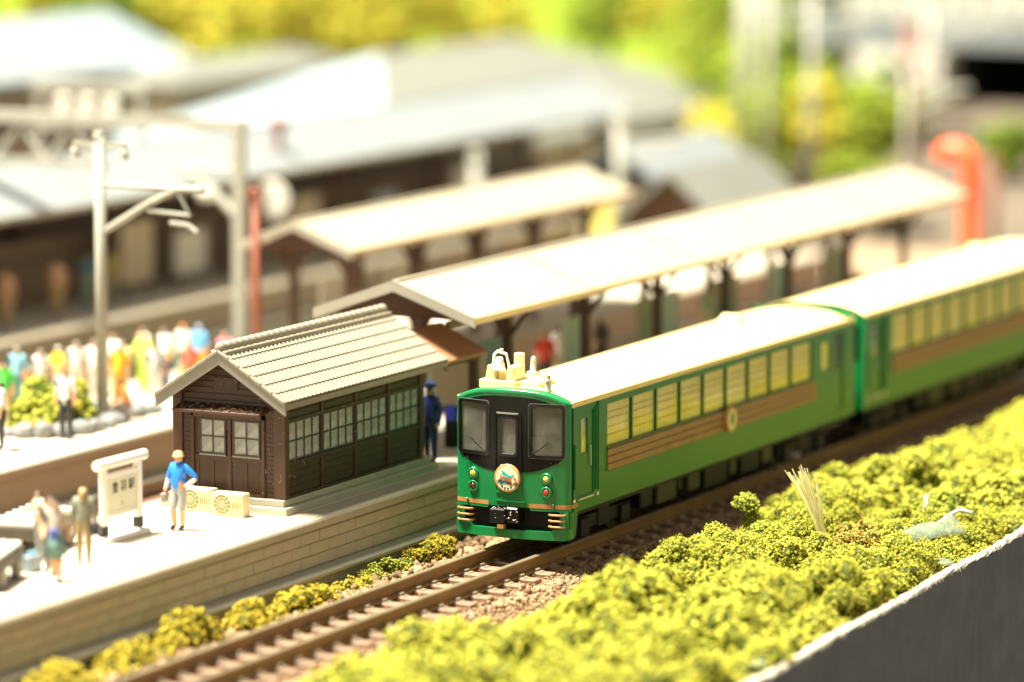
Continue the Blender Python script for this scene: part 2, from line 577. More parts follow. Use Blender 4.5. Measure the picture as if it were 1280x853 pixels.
# ------------------------------------------------------------------ tracks
def rail_profile(y):
    return [(y - .13, -.30), (y + .13, -.30), (y + .13, -.265), (y + .035, -.235), (y + .035, -.09), (y + .07, -.065), (y + .07, -.0), (y - .07, -.0),
            (y - .07, -.065), (y - .035, -.09), (y - .035, -.235), (y - .13, -.265)]


def track(label, yc, x0, x1, step=0.76, z=0.0, sleepers=True):
    t = struct('railway_track', label, (0, yc, -0.5))
    t['category'] = 'track'
    for s in (-.675, .675):
        rl = MB().prism([(a, b + z) for a, b in rail_profile(yc + s)], 'x', x0, x1).build('rail', 'rail_side', t)
        MB().prism([(yc + s - .062, z + .003), (yc + s - .055, z + .014), (yc + s + .055, z + .014), (yc + s + .062, z + .003)], 'x', x0, x1).build('rail_head', 'rail_top', rl)
    if sleepers:
        sm = MB().box(-.16, .16, -1.22, 1.22, -.07, .065).mesh('sleeper', 'sleeper', bevel=.02, seg=1)
        cm = MB()
        for s in (-.675, .675):
            for q in (-1, 1):
                cm.box(-.085, .085, s + q * .13 - .05, s + q * .13 + .05, .065, .145)
                cm.box(-.14, .14, s + q * .19 - .07, s + q * .19 + .07, .055, .085)
        cm = cm.mesh('rail_chairs', 'chair', bevel=.012, seg=1)
        n = int((x1 - x0) / step)
        for k in range(n):
            so = link('sleeper', sm, t, (x0 + .3 + k * step + random.uniform(-.03, .03), yc, -.372 + z))
            link('rail_chair', cm, so)
    return t


track('rusty single track under the green train with tan sleepers', 0, -22, 60)
track('rusty track in red brown ballast between the two platforms', 9.85, -30, 60)
track('blurred track just behind the second platform', 19.6, -20, 70, sleepers=False, z=-.12)
track('blurred track along the far platform', 22.6, -10, 75, sleepers=False, z=-.12)


# ballast stones (nobody could count them)
def ballast():
    n = 26000
    x = RNG.uniform(-20, 12, n)
    y = RNG.uniform(-4.8, 2.95, n)
    d = np.abs(np.abs(y) - 1.7)
    keep = RNG.uniform(size=n) < np.where(np.abs(y) < 1.25, .30, np.exp(-d * .45))
    keep &= ~((np.abs(np.abs(y) - .675) < .16))
    x, y = x[keep], y[keep]
    z = np.where(np.abs(y) < 1.3, -.40, -.44) + RNG.uniform(-.02, .05, len(x)) + np.where((y > 1.3) & (y < 2.4), .05, 0)
    P = np.stack([x, y, z], 1)
    V1, T1 = grains(P, np.where(np.abs(y) < 1.25, .036, np.where(y > 0, .075, .052)) * RNG.choice([.5, .8, 1.0, 1.6], len(x), p=[.3, .35, .25, .1]))
    # fine chips
    m = 90000
    x = RNG.uniform(-20, 12, m)
    y = RNG.uniform(-4.8, 2.9, m)
    ok = ~((np.abs(np.abs(y) - .675) < .15))
    P2 = np.stack([x, y, np.where(np.abs(y) < 1.3, -.405, -.455) + RNG.uniform(-.02, .03, m)], 1)[ok]
    V2, T2 = grains(P2, .020)
    # far on
    m = 5000
    P3 = np.stack([RNG.uniform(12, 48, m), RNG.uniform(-4.2, 2.6, m), RNG.uniform(-.48, -.38, m)], 1)
    P3 = P3[~(np.abs(np.abs(P3[:, 1]) - .675) < .17)]
    V3, T3 = grains(P3, .09)
    V = np.concatenate([V1, V2, V3])
    T = np.concatenate([T1, T2 + len(V1), T3 + len(V1) + len(V2)])
    o = link('ballast_stones', fast_mesh('ballast_stones', V, T, 'stone'))
    tag(o, 'loose pinkish brown ballast chips around the near track', 'ballast', kind='stuff')


ballast()


# bed of ballast between the sleepers
o = MB().prism([(-1.75, -.49), (-1.3, -.415), (1.3, -.415), (1.9, -.49)], 'x', -22, 60).build('ballast_shoulder', 'ground')
tag(o, 'raised earth bed under the near track', kind='structure')


# =================================================================== TRAIN
def f_front(y):
    a = abs(y)
    base = lambda q: 0.2 * (q / 1.4) ** 2 - 0.2
    if a <= 1.27:
        return base(a)
    rr = 0.13
    d = min(a - 1.27, rr)
    return base(1.27) + (rr - math.sqrt(max(0, rr * rr - d * d))) + 0.02 * d / rr


def z_roof(y):
    a = min(abs(y), 1.4)
    return 3.345 + 0.285 * (1 - (a / 1.4) ** 3.0)


def rrect(y0, y1, z0, z1, rad, n=5):
    out = []
    for (cy, cz, a0) in ((y1 - rad, z1 - rad, 0), (y0 + rad, z1 - rad, 90), (y0 + rad, z0 + rad, 180), (y1 - rad, z0 + rad, 270)):
        for k in range(n + 1):
            t = math.radians(a0 + 90 * k / n)
            out.append((cy + rad * math.cos(t), cz + rad * math.sin(t)))
    return out


def front_panel(name, m, outline, holes, off, thick, parent, fx=f_front, smooth=False):
    """a flat outline with holes in (y, z), bent onto the bowed front and given thickness"""
    bm = bmesh.new()
    for loop in [outline] + holes:
        vs = [bm.verts.new((0, p[0], p[1])) for p in loop]
        for i in range(len(vs)):
            bm.edges.new((vs[i], vs[(i + 1) % len(vs)]))
    bmesh.ops.triangle_fill(bm, use_beauty=True, use_dissolve=False, edges=bm.edges[:], normal=(1, 0, 0))
    cuts = [k * 0.1 for k in range(-12, 13)] + [s * q for s in (-1, 1) for q in (1.27, 1.30, 1.33, 1.355, 1.375, 1.39)]
    for c in cuts:
        bmesh.ops.bisect_plane(bm, geom=bm.verts[:] + bm.edges[:] + bm.faces[:], plane_co=(0, c, 0), plane_no=(0, 1, 0))
    for vv in bm.verts:
        vv.co.x = fx(vv.co.y) + off
    bmesh.ops.recalc_face_normals(bm, faces=bm.faces)
    if bm.faces and sum(f.normal.x for f in bm.faces) > 0:
        bmesh.ops.reverse_faces(bm, faces=bm.faces)
    # thickness inwards
    ret = bmesh.ops.extrude_face_region(bm, geom=bm.faces[:])
    nv = [g for g in ret['geom'] if isinstance(g, bmesh.types.BMVert)]
    for vv in nv:
        vv.co.x += thick
    bmesh.ops.recalc_face_normals(bm, faces=bm.faces)
    o = absloc(parent)
    for vv in bm.verts:
        vv.co -= o
    me = bpy.data.meshes.new(name)
    bm.to_mesh(me)
    bm.free()
    me.materials.append(MT[m])
    return link(name, me, parent)


def ring(name, m, loop_out, loop_in, off, thick, parent):
    return front_panel(name, m, loop_out, [loop_in], off, thick, parent)


def text_mesh(body, size, m, extrude=0.004):
    cu = bpy.data.curves.new('txt', 'FONT')
    cu.body = body
    cu.size = size
    cu.align_x = 'CENTER'
    cu.align_y = 'CENTER'
    cu.extrude = extrude
    cu.resolution_u = 3
    to = bpy.data.objects.new('txt', cu)
    COL.objects.link(to)
    dg = bpy.context.evaluated_depsgraph_get()
    dg.update()
    me = bpy.data.meshes.new_from_object(to.evaluated_get(dg))
    bpy.data.objects.remove(to)
    bpy.data.curves.remove(cu)
    me.materials.clear()
    me.materials.append(MT[m])
    return me


FACE = Matrix(((0, 0, -1), (-1, 0, 0), (0, 1, 0)))  # local x -> -Y, local y -> Z, normal -> -X


def bogie(name, car, xc):
    b = MB()
    b.box(xc - 1.5, xc + 1.5, -1.02, -.90, .34, .66)
    b.box(xc - 1.5, xc + 1.5, .90, 1.02, .34, .66)
    b.box(xc - .3, xc + .3, -1.05, 1.05, .3, .8)
    for s in (-1, 1):
        for q in (-1.05, 1.05):
            b.box(xc + q - .22, xc + q + .22, s * 1.0 - .1, s * 1.0 + .1, .22, .62)
    bo = b.build(name, 'chassis', car, bevel=.02, seg=1)
    for q in (-1.05, 1.05):
        for s in (-1, 1):
            MB().lathe([(.05, -.05), (.40, -.05), (.43, -.03), (.43, .05), (.05, .05)], (xc + q, s * .70, .43), 'y', 20).build('wheel', 'chassis', bo)
        MB().cyl((xc + q, -.9, .43), (xc + q, .9, .43), .07).build('axle', 'chassis', bo)
    return bo


def train_car(label, x0, front):
    Lc = 16.5
    x1 = x0 + Lc
    car = thing('train_car', label, 'train car', (x0 + Lc / 2, 0, 0.0), 'green train cars')
    xs = x0 + 0.10
    ZB, ZT = 0.95, 3.345
    W0, W1 = x0 + 1.92, x0 + 13.72
    n = 9
    pw = (W1 - W0) / n
    # near side wall, with real window openings
    s = MB()
    D0, D1 = x0 + .34, x0 + 1.22   # cab door opening
    E0, E1 = x0 + 15.05, x0 + 15.75
    F0, F1 = x0 + 14.35, x0 + 14.8
    yo, yi = -1.4, -1.31
    s.box(W0 - .0, W1, yo, yi, ZB, 2.19)
    s.box(W0, W1, yo, yi, 3.14, ZT)
    s.box(xs, D0, yo, yi, ZB, ZT)
    s.box(D0, D1, yo, yi, 3.14, ZT)
    s.box(D0, D1, yo, yi, ZB, 1.27)
    s.box(D1, W0, yo, yi, ZB, ZT)
    s.box(W1, F0, yo, yi, ZB, ZT)
    s.box(F0, F1, yo, yi, ZB, 2.3)
    s.box(F0, F1, yo, yi, 3.0, ZT)
    s.box(F1, E0, yo, yi, ZB, ZT)
    s.box(E0, E1, yo, yi, 3.14, ZT)
    s.box(E0, E1, yo, yi, ZB, 1.2)
    s.box(E1, x1, yo, yi, ZB, ZT)
    side = s.build('side_wall', 'green_side', car)
    MB().box(xs, x1, 1.31, 1.4, ZB, ZT).build('side_wall', 'green_side', car)
    # raised door guide posts and cab door
    dr = MB()
    dr.box(D0, D1, -1.375, -1.33, 1.27, 2.20)
    dr.box(D0, D0 + .26, -1.375, -1.33, 2.20, 3.14)
    dr.box(D1 - .26, D1, -1.375, -1.33, 2.20, 3.14)
    dr.box(D0 + .26, D1 - .26, -1.375, -1.33, 2.98, 3.14)
    door = dr.build('door', 'green_side', car)
    MB().box(D0 + .24, D1 - .24, -1.365, -1.35, 2.18, 3.0).build('door_window', 'glass', door)
    MB().box(D0 + .22, D1 - .22, -1.30, -1.28, 1.3, 3.1).build('door_curtain', 'curtain', door)
    MB().box(D0 + .28, D0 + .31, -1.383, -1.36, 2.25, 2.98).build('door_window_trim', 'steel', door)
    MB().cyl((D1 - .17, -1.41, 1.9), (D1 - .17, -1.41, 2.35), .014, n=6).build('handle', 'steel', door)
    g = MB()
    for (gx, z0, z1) in ((D0 - .09, 1.45, 2.45), (D1 + .10, 1.30, 3.2), (D1 + .22, 1.30, 3.28)):
        g.box(gx - .022, gx + .022, -1.432, -1.39, z0, z1)
    g.build('door_guide', 'green_side', car, bevel=.008, seg=1)
    MB().box(D0 + .05, D1 - .08, -1.45, -1.39, 1.20, 1.235).build('door_step', 'steel', car)
    for gx in (D0 - .12, D1 + .2):
        MB().box(gx - .05, gx + .05, -1.415, -1.39, 1.17, 1.24).build('marker_plate', 'badge', car)
    # rear door
    er = MB().box(E0, E1, -1.37, -1.33, 1.2, 2.2).box(E0, E0 + .15, -1.37, -1.33, 2.2, 3.14).box(E1 - .15, E1, -1.37, -1.33, 2.2, 3.14)
    erd = er.build('door', 'green_side', car)
    MB().box(E0 + .15, E1 - .15, -1.36, -1.345, 2.2, 3.14).build('door_window', 'window_gasket', erd)
    fw = MB().box(F0, F1, -1.36, -1.345, 2.3, 3.0).build('small_window', 'curtain', car)
    # windows
    cm = MB().box(-pw / 2 + .02, pw / 2 - .02, -.006, .006, 2.21, 3.13).mesh('pane', 'glass_side')
    km = MB().box(-pw / 2, pw / 2, -.01, .01, 2.15, 3.2).mesh('curtain', 'curtain')
    pm = MB().box(-.026, .026, -.05, .05, 2.18, 3.15).mesh('window_post', 'green_side')
    rm = MB()
    for zz in (2.42, 2.60, 2.79, 2.93):
        rm.box(-pw / 2, pw / 2, -.012, .012, zz - .010, zz + .010)
    rm = rm.mesh('curtain_rail', 'curtain_rail')
    for k in range(n):
        xc = W0 + (k + .5) * pw
        p = link('pane', cm, car, (xc, -1.372, 0))
        link('curtain', km, p, (xc, -1.325, 0))
        link('curtain_rail', rm, p, (xc, -1.342, 0))
        if k:
            link('window_post', pm, car, (W0 + k * pw, -1.355, 0))
    MB().box(W0 - .03, W1 + .03, -1.415, -1.38, 2.13, 2.185).build('window_sill', 'window_gasket', car)
    # wood planks and round plate
    for k in range(3):
        MB().box(x0 + 1.9, x0 + 13.92, -1.433, -1.395, 1.635 + k * .165, 1.785 + k * .165).build('wood_strip', 'wood', car, bevel=.012, seg=1)
    if front:
        bd = MB().lathe([(.28, -1.52), (.29, -1.50), (.29, -1.42)], (x0 + 8.54, 0, 1.90), 'y', 28).build('round_plate', 'badge_side', car)
        MB().lathe([(.30, -1.525), (.30, -1.43)], (x0 + 8.54, 0, 1.90), 'y', 28).build('plate_rim', 'badge_rim', bd)
        MB().lathe([(.25, -1.534), (.25, -1.522)], (x0 + 8.54, 0, 1.90), 'y', 28).build('plate_face', 'badge_side', bd)
        MB().prism([(x0 + 8.49, 1.78), (x0 + 8.62, 1.80), (x0 + 8.60, 1.9), (x0 + 8.66, 1.98), (x0 + 8.58, 2.04), (x0 + 8.50, 2.02), (x0 + 8.46, 1.9)], 'y', -1.540, -1.53).build('plate_emblem', 'green_side', bd)
    # roof: lofted arch, ends eased down
    ys = [1.4 * math.sin(math.radians(a)) for a in range(-90, 91, 9)]
    V, F = [], []
    stations = [(x0 + (.10 if front else 0.06), .0), (x0 + .5, 0), (x1 - .75, 0), (x1 - .3, .03), (x1 - .08, .10), (x1, .20)]
    for (xx, drop) in stations:
        for y in ys:
            V.append((xx, y * (1.0 - drop * .12), max(ZT - .03, z_roof(y) - drop) + .002))
    m_ = len(ys)
    for i in range(len(stations) - 1):
        for k in range(m_ - 1):
            F.append((i * m_ + k, (i + 1) * m_ + k, (i + 1) * m_ + k + 1, i * m_ + k + 1))
    F.append(tuple(range(m_)))
    F.append(tuple((len(stations) - 1) * m_ + k for k in range(m_))[::-1])
    rf = MB().add(V, F).build('roof', 'cream', car, smooth=False)
    for p in rf.data.polygons:
        p.use_smooth = len(p.vertices) == 4
    # drip rail along the roof edge, deeper yellow painted for its weaker light
    for sgn in (-1, 1):
        MB().box(xs, x1 - .05, sgn * 1.395 - .025, sgn * 1.395 + .025, 3.285, 3.41).build('drip_rail', 'creamedge', rf, bevel=.012, seg=1)
    MB().prism([(x0 + 12.3, 3.66), (x0 + 12.85, 3.66), (x0 + 12.85, 3.80), (x0 + 12.7, 3.82)], 'y', .05, .55).build('roof_vent', 'cream', rf)
    MB().box(xs + .1, x1 - .1, -1.30, 1.30, ZB - .12, ZB + .15).build('floor', 'chassis', car)
    # underfloor boxes
    for (a, b_, zz, mm, yy) in ((4.1, 4.75, .42, 'chassis', 1.22), (4.95, 6.0, .38, 'under', 1.25), (6.2, 6.45, .5, 'chassis', 1.2), (6.75, 7.4, .40, 'under', 1.22), (7.6, 8.9, .34, 'chassis', 1.25),
                             (9.1, 9.5, .45, 'under', 1.24), (9.8, 10.9, .36, 'chassis', 1.22), (11.1, 11.7, .42, 'under', 1.22)):
        MB().box(x0 + a, x0 + b_, -yy, yy, zz, ZB - .06).build('equipment_box', mm, car, bevel=.03, seg=1)
    bogie('bogie', car, x0 + 2.5)
    bogie('bogie', car, x0 + 14.0)
    # rear end
    MB().box(x1 - .09, x1, -1.32, 1.32, ZB, 3.55).build('end_wall', 'green', car)
    if not front:
        e = MB().prism([(y, z_roof(y)) for y in ys][::-1] + [(-1.4, ZB), (1.4, ZB)], 'x', x0 + .005, x0 + .10).build('end_wall', 'green', car)
        MB().box(x0 - .03, x0 + .01, -.42, .42, 1.05, 3.0).build('gangway_door', 'green', car)
        MB().box(x0 - .04, x0 - .02, -.25, .25, 2.2, 2.9).build('door_window', 'window_gasket', car)
        for sgn in (-1, 1):
            MB().box(x0 - .015, x0 + .012, sgn * .9 - .33, sgn * .9 + .33, 2.25, 3.1).build('end_window', 'window_gasket', car)
        MB().box(x0 - .5, x0 + .2, -.25, .25, .62, .92).build('coupler', 'chassis', car)
        MB().box(x0 - .45, x0 + .02, -.55, .55, .98, 2.95).build('gangway_bellows', 'chassis', car)
    return car


car = train_car('green train car with black front mask and round yellow badge', 0.0, True)
train_car('second green train car coupled behind the front car', 17.15, False)

# ---- front of the leading car
WL = rrect(.53, 1.275, 2.20, 3.335, .065)
WR = [(-a, b) for a, b in WL][::-1]
WD = rrect(-.21, .21, 2.20, 3.02, .08)
arc = [(1.4 * math.sin(math.radians(a)), z_roof(1.4 * math.sin(math.radians(a)))) for a in range(90, -91, -6)]
outline = [(-1.4, .99), (-.52, .99), (-.50, 1.05), (.50, 1.05), (.52, .99), (1.4, .99)] + arc
front_panel('front_wall', 'green', outline, [WL, WR, WD], 0.0, .07, car)
# rim that wraps the roof edge
bm = MB()
V, F = [], []
n_ = len(arc)
for (dx, dz) in ((-.012, -.06), (-.02, .008), (.03, .035), (.20, .035), (.24, .0)):
    for (y, z) in arc:
        V.append((f_front(y) * (1 if dx < .1 else .4) + dx + (0 if dx < .1 else 0.0), y * (1.008 if dz > -.05 else .985), z + dz))
for i in range(4):
    for k in range(n_ - 1):
        F.append((i * n_ + k, i * n_ + k + 1, (i + 1) * n_ + k + 1, (i + 1) * n_ + k))
bm.add(V, F).build('front_rim', 'green', car, smooth=True)
# black mask
top = [(y * .945, z - .125) for (y, z) in arc if abs(y) < 1.36]
low = []
for k in range(13):
    y = -1.315 + k * (1.315 - .33) / 12
    t = (abs(y) - .33) / (1.315 - .33)
    low.append((y, 1.83 + .36 * t ** 1.9))
low2 = [(-y, z) for y, z in low][::-1]
mask = low + low2 + top
front_panel('black_mask', 'black', mask, [WL, WR, WD], -.012, .011, car)
# gaskets
def inset(loop, d, cy, cz, sy, sz):
    return [(cy + (a - cy) * (1 + d / sy), cz + (b - cz) * (1 + d / sz)) for a, b in loop]


for (lp, cy) in ((WL, .91), (WR, -.91)):
    g1 = inset(lp, .035, cy, 2.78, .36, .58)
    g0 = inset(lp, -.03, cy, 2.78, .36, .58)
    wd = ring('front_window', 'window_gasket', g1, g0, -.036, .06, car)
    g3 = inset(lp, .045, cy, 2.78, .36, .58)
    g2 = inset(lp, .026, cy, 2.78, .36, .58)
    ring('window_edge_highlight', 'edge_highlight', g3, g2, -.020, .012, wd)
    front_panel('pane', 'cabglass', inset(lp, -.005, cy, 2.78, .36, .58), [], .012, .008, wd)
    s_ = 1 if cy > 0 else -1
    for (a, b) in (((cy + .30 * -s_ * 1, 2.26), (cy + .05 * s_, 2.52)),) if True else ():
        ya, za = a
        yb, zb = b
        MB().tube([(f_front(ya) - .05, ya, za), (f_front((ya + yb) / 2) - .055, (ya + yb) / 2, (za + zb) / 2), (f_front(yb) - .05, yb, zb)], .011, 6).build('wiper', 'rubber', wd)
    for q in (-.06, .06):
        MB().box(f_front(cy) - .05, f_front(cy) - .008, cy + .18 * s_ + q - .022, cy + .18 * s_ + q + .022, 2.06, 2.10).build('wiper_pivot', 'rubber', wd)
# centre door
dl = rrect(-.32, .32, 1.36, 3.13, .08)
up_ = [(a, b) for a, b in rrect(-.32, .32, 1.79, 3.13, .02)]
dup = front_panel('front_door', 'black', rrect(-.30, .30, 1.82, 3.11, .06), [WD], -.022, .012, car)
front_panel('door_lower_panel', 'green', rrect(-.30, .30, 1.38, 1.80, .06), [], -.012, .012, dup)
ring('door_frame', 'black', [(a, b) for a, b in rrect(-.33, .33, 1.79, 3.145, .08)], rrect(-.295, .295, 1.80, 3.10, .06), -.042, .03, dup)
ring('door_frame', 'green', [(a, b) for a, b in rrect(-.33, .33, 1.34, 1.80, .05)], rrect(-.295, .295, 1.385, 1.79, .05), -.030, .03, dup)
dw = ring('door_window', 'rubber', inset(WD, .035, 0, 2.61, .21, .41), inset(WD, -.02, 0, 2.61, .21, .41), -.040, .05, dup)
ring('window_edge_highlight', 'edge_highlight', inset(WD, .005, 0, 2.61, .21, .41), inset(WD, -.028, 0, 2.61, .21, .41), -.022, .02, dw)
front_panel('pane', 'cabglass', WD, [], .01, .008, dw)
MB().box(-.255, -.215, -.05, .17, 1.935 + .0, 1.975).build('number_plate', 'white', dup)
MB().box(-.27, -.205, -.26, .26, 3.115, 3.145).build('door_drip_rail', 'barge', dup)
MB().box(-.235, -.19, -.42, .30, 1.16, 1.19).build('door_foot_rail', 'green', car)
# cab interior: back wall, desk, seat
MB().box(1.35, 1.40, -1.28, 1.28, 1.0, 3.3).build('cab_back_wall', 'cab', car)
MB().box(.15, .6, .4, 1.25, 1.0, 2.3).build('driver_desk', 'cabdark', car)
MB().box(.75, 1.0, .75, 1.15, 1.9, 2.95).build('driver_seat', 'cab', car, bevel=.06)
MB().box(.6, .8, -.45, .45, 1.0, 2.5).build('cab_partition', 'paper', car, bevel=.04)
MB().box(.2, .55, -1.25, -.5, 1.0, 2.25).build('assistant_desk', 'cabdark', car)
# lamps
for (sy, z, lens) in ((.90, 1.73, 'lensy'), (.90, 1.44, 'lensd'), (-.90, 1.72, 'lensy'), (-.90, 1.42, 'lensr')):
    xf = f_front(sy)
    hl = MB().lathe([(.135, xf + .02), (.135, xf - .03), (.12, xf - .055), (.09, xf - .06), (.078, xf - .03)], (0, sy, z), 'x', 24).build('headlight' if lens == 'lensy' else 'tail_light', 'green', car, smooth=True)
    MB().lathe([(.076, xf - .025), (.068, xf - .05), (.045, xf - .07), (.012, xf - .078)], (0, sy, z), 'x', 20).build('lens', lens, hl, smooth=True)
# tan stripes and hooks
for s_ in (1, -1):
    lp = [(s_ * .50, 1.055), (s_ * 1.4, 1.055), (s_ * 1.4, 1.145), (s_ * .50, 1.145)]
    front_panel('tan_stripe', 'tan', lp if s_ > 0 else lp[::-1], [], -.006, .005, car)
    MB().box(.115, .42, s_ * 1.406 - .004, s_ * 1.406 + .004, 1.055, 1.145).build('tan_stripe', 'tan', car)
    MB().box(f_front(1.1) - .06, f_front(1.1) + .01, s_ * 1.06 - .02, s_ * 1.06 + .02, 1.02, 1.16).build('hook', 'green', car, bevel=.01, seg=1)
# round badge
bx = -.235
bd = MB().lathe([(.31, bx + .03), (.315, bx - .02), (.30, bx - .035)], (0, 0, 1.69), 'x', 40).build('round_badge', 'badge_rim', car)
MB().lathe([(.272, bx - .02), (.272, bx - .040)], (0, 0, 1.69), 'x', 40).build('badge_face', 'badge', bd)


def badge_poly(pts, m, name='badge_print', d=.044):
    """pts in (right, up) units of the badge radius"""
    MB().prism([(-a * .272, 1.69 + b * .272) for a, b in pts], 'x', bx - d, bx - .038).build(name, m, bd)


badge_poly([(-.52, .66), (-.40, .62), (-.05, .38), (.25, .24), (.50, .28), (.54, .40), (.62, .38), (.60, .20), (.48, .08), (.40, .02), (.0, .12), (-.30, .16), (-.42, .26)], 'teal')
badge_poly([(-.62, -.10), (-.45, -.06), (-.30, -.22), (-.02, -.20), (.05, -.12), (.20, -.26), (.30, -.40), (.05, -.40), (-.25, -.36), (-.40, -.46), (-.62, -.66), (-.66, -.40), (-.70, -.28)], 'teal')


def badge_stroke(pts, wd=.05, m='redprint'):
    q = [(bx - .044, -a * .272, 1.69 + b * .272) for a, b in pts]
    MB().tube(q, wd * .272, 6).build('badge_lettering', m, bd)


badge_stroke([(-.55, .28), (-.55, -.02), (-.62, -.12), (-.80, -.18)])
badge_stroke([(-.22 + .17 * math.cos(t * math.pi / 7), -.03 + .17 * math.sin(t * math.pi / 7)) for t in range(15)])
badge_stroke([(.05, .06), (.06, -.12), (.14, -.18), (.20, -.08), (.20, .05), (.22, -.12), (.32, -.14), (.36, .06), (.36, -.14), (.30, -.26), (.18, -.26)])
badge_stroke([(.56, .02), (.68, .08), (.80, .0), (.86, -.16), (.76, -.30), (.58, -.30)])
badge_stroke([(-.24, .0), (-.22, -.06), (-.16, -.03)], .07, 'teal')
for k, (px, pz) in enumerate(((-.42, -.68), (-.17, -.82), (.10, -.84), (.36, -.72))):
    badge_poly([(px - .075, pz - .09), (px + .06, pz - .11), (px + .075, pz + .09), (px - .06, pz + .10)], 'ink')
for (tx, tz, sz, body) in ((-.25, -.36, .105, 'SPECIAL'), (.58, -.46, .105, 'TRAIN')):
    o = link('badge_lettering', text_mesh(body, sz, 'ink', .002), bd, (bx - .046, -tx * .272, 1.69 + tz * .272))
    o.rotation_euler = (FACE @ Euler((0, 0, -.08)).to_matrix()).to_euler()
# below the front wall: recess, coupler, bars, bumper
MB().box(.02, .5, -1.28, 1.28, .5, 1.02).build('front_recess', 'chassis', car)
MB().box(-.34, .05, .02, .40, .68, 1.0).build('coupler', 'chassis', car, bevel=.02, seg=1)
MB().box(-.30, .05, -.28, .02, .70, 1.04).build('coupler_pipes', 'rubber', car, bevel=.03, seg=1)
MB().box(-.33, -.2, .06, .22, .56, .66).build('coupler_foot', 'tan', car, bevel=.01, seg=1)
gl = MB()
for k in range(46):
    c = (random.uniform(-.33, -.28), random.uniform(-.29, .36), random.uniform(.70, 1.05))
    q = random.uniform(.008, .022)
    gl.lathe([(q * .2, -q), (q, 0), (q * .2, q)], c, 'x', 5)
gl.build('coupler_glue_specks', 'steel', car)
bars = MB()
for s_ in (1, -1):
    MB().box(-.03, .35, s_ * 1.27 - .1, s_ * 1.27 + .1, .5, 1.0).build('corner_bracket', 'green', car)
    for z in (.66, .79, .92):
        MB().tube([(.02, s_ * .93, z), (-.10, s_ * .95, z), (-.14, s_ * 1.02, z), (-.13, s_ * 1.22, z), (-.08, s_ * 1.30, z), (.02, s_ * 1.32, z)], .026, 7).build('bumper_bar', 'tan', car, smooth=True)
    # side skirt at the corner
    MB().prism([(.05, .36), (.34, .42), (.44, .98), (.05, .98)], 'y', s_ * 1.37 - .02, s_ * 1.37 + .02).build('corner_skirt', 'green_side', car)
sk = [(-1.40, .38), (-1.30, .35), (1.30, .35), (1.40, .38), (1.39, .60), (1.05, .60), (.98, .54), (-.98, .54), (-1.05, .60), (-1.39, .60)]
front_panel('front_skirt', 'green', sk, [], -.02, .14, car)
# roof fittings: bell in its cradle, antenna, post
bell = MB().box(.30, 1.0, .10, .98, 3.58, 3.76).build('bell_base', 'cream', car, bevel=.02, seg=1)
MB().prism([(.86, 3.76), (.62, 3.76), (.66, 4.06), (.80, 4.08)], 'x', .36, .94).build('bell_cradle_side', 'cream', bell, bevel=.015, seg=1)
MB().prism([(.34, 3.76), (.14, 3.76), (.16, 4.05), (.30, 4.09)], 'x', .36, .94).build('bell_cradle_side', 'cream', bell, bevel=.015, seg=1)
MB().box(.78, .95, .16, .36, 3.76, 4.32).build('bell_cradle_horn', 'cream', bell, bevel=.02, seg=1)
MB().box(.50, .72, .40, .60, 3.76, 3.92).build('bell_cradle_block', 'cream', bell)
fr = MB()
fr.tube([(.5, .74, 3.95), (.5, .70, 4.30), (.5, .62, 4.38), (.5, .40, 4.33), (.5, .33, 4.05)], .035, 6)
fr.cyl((.5, .52, 4.34), (.5, .52, 4.44), .04)
fr.build('bell_frame', 'creamlight', bell)
MB().lathe([(.02, .30), (.07, .29), (.09, .22), (.095, .12), (.14, .03), (.15, 0), (.10, 0)], (.42, .53, 3.97), 'z', 18).build('bell', 'creamlight', bell, smooth=True)
MB().box(.5, 1.3, -.42, .12, 3.60, 3.74).build('roof_box', 'cream', car, bevel=.015, seg=1)
MB().box(.51, .60, -.12, -.02, 3.62, 3.69).build('roof_box_hole', 'ink', car)
MB().lathe([(.16, 3.70), (.15, 3.78), (.075, 3.80), (.065, 4.0), (.055, 4.1), (.02, 4.13)], (1.75, .35, 0), 'z', 16).build('antenna', 'step', car, smooth=True)
MB().box(1.55, 2.1, .08, .55, 3.62, 3.715).build('antenna_foot', 'cream', car, bevel=.01, seg=1)
MB().lathe([(.07, 3.58), (.06, 3.80), (.085, 3.81), (.085, 3.84), (.055, 3.85), (.05, 3.95), (.02, 3.96)], (.32, -.72, 0), 'z', 14).build('roof_post', 'step', car)


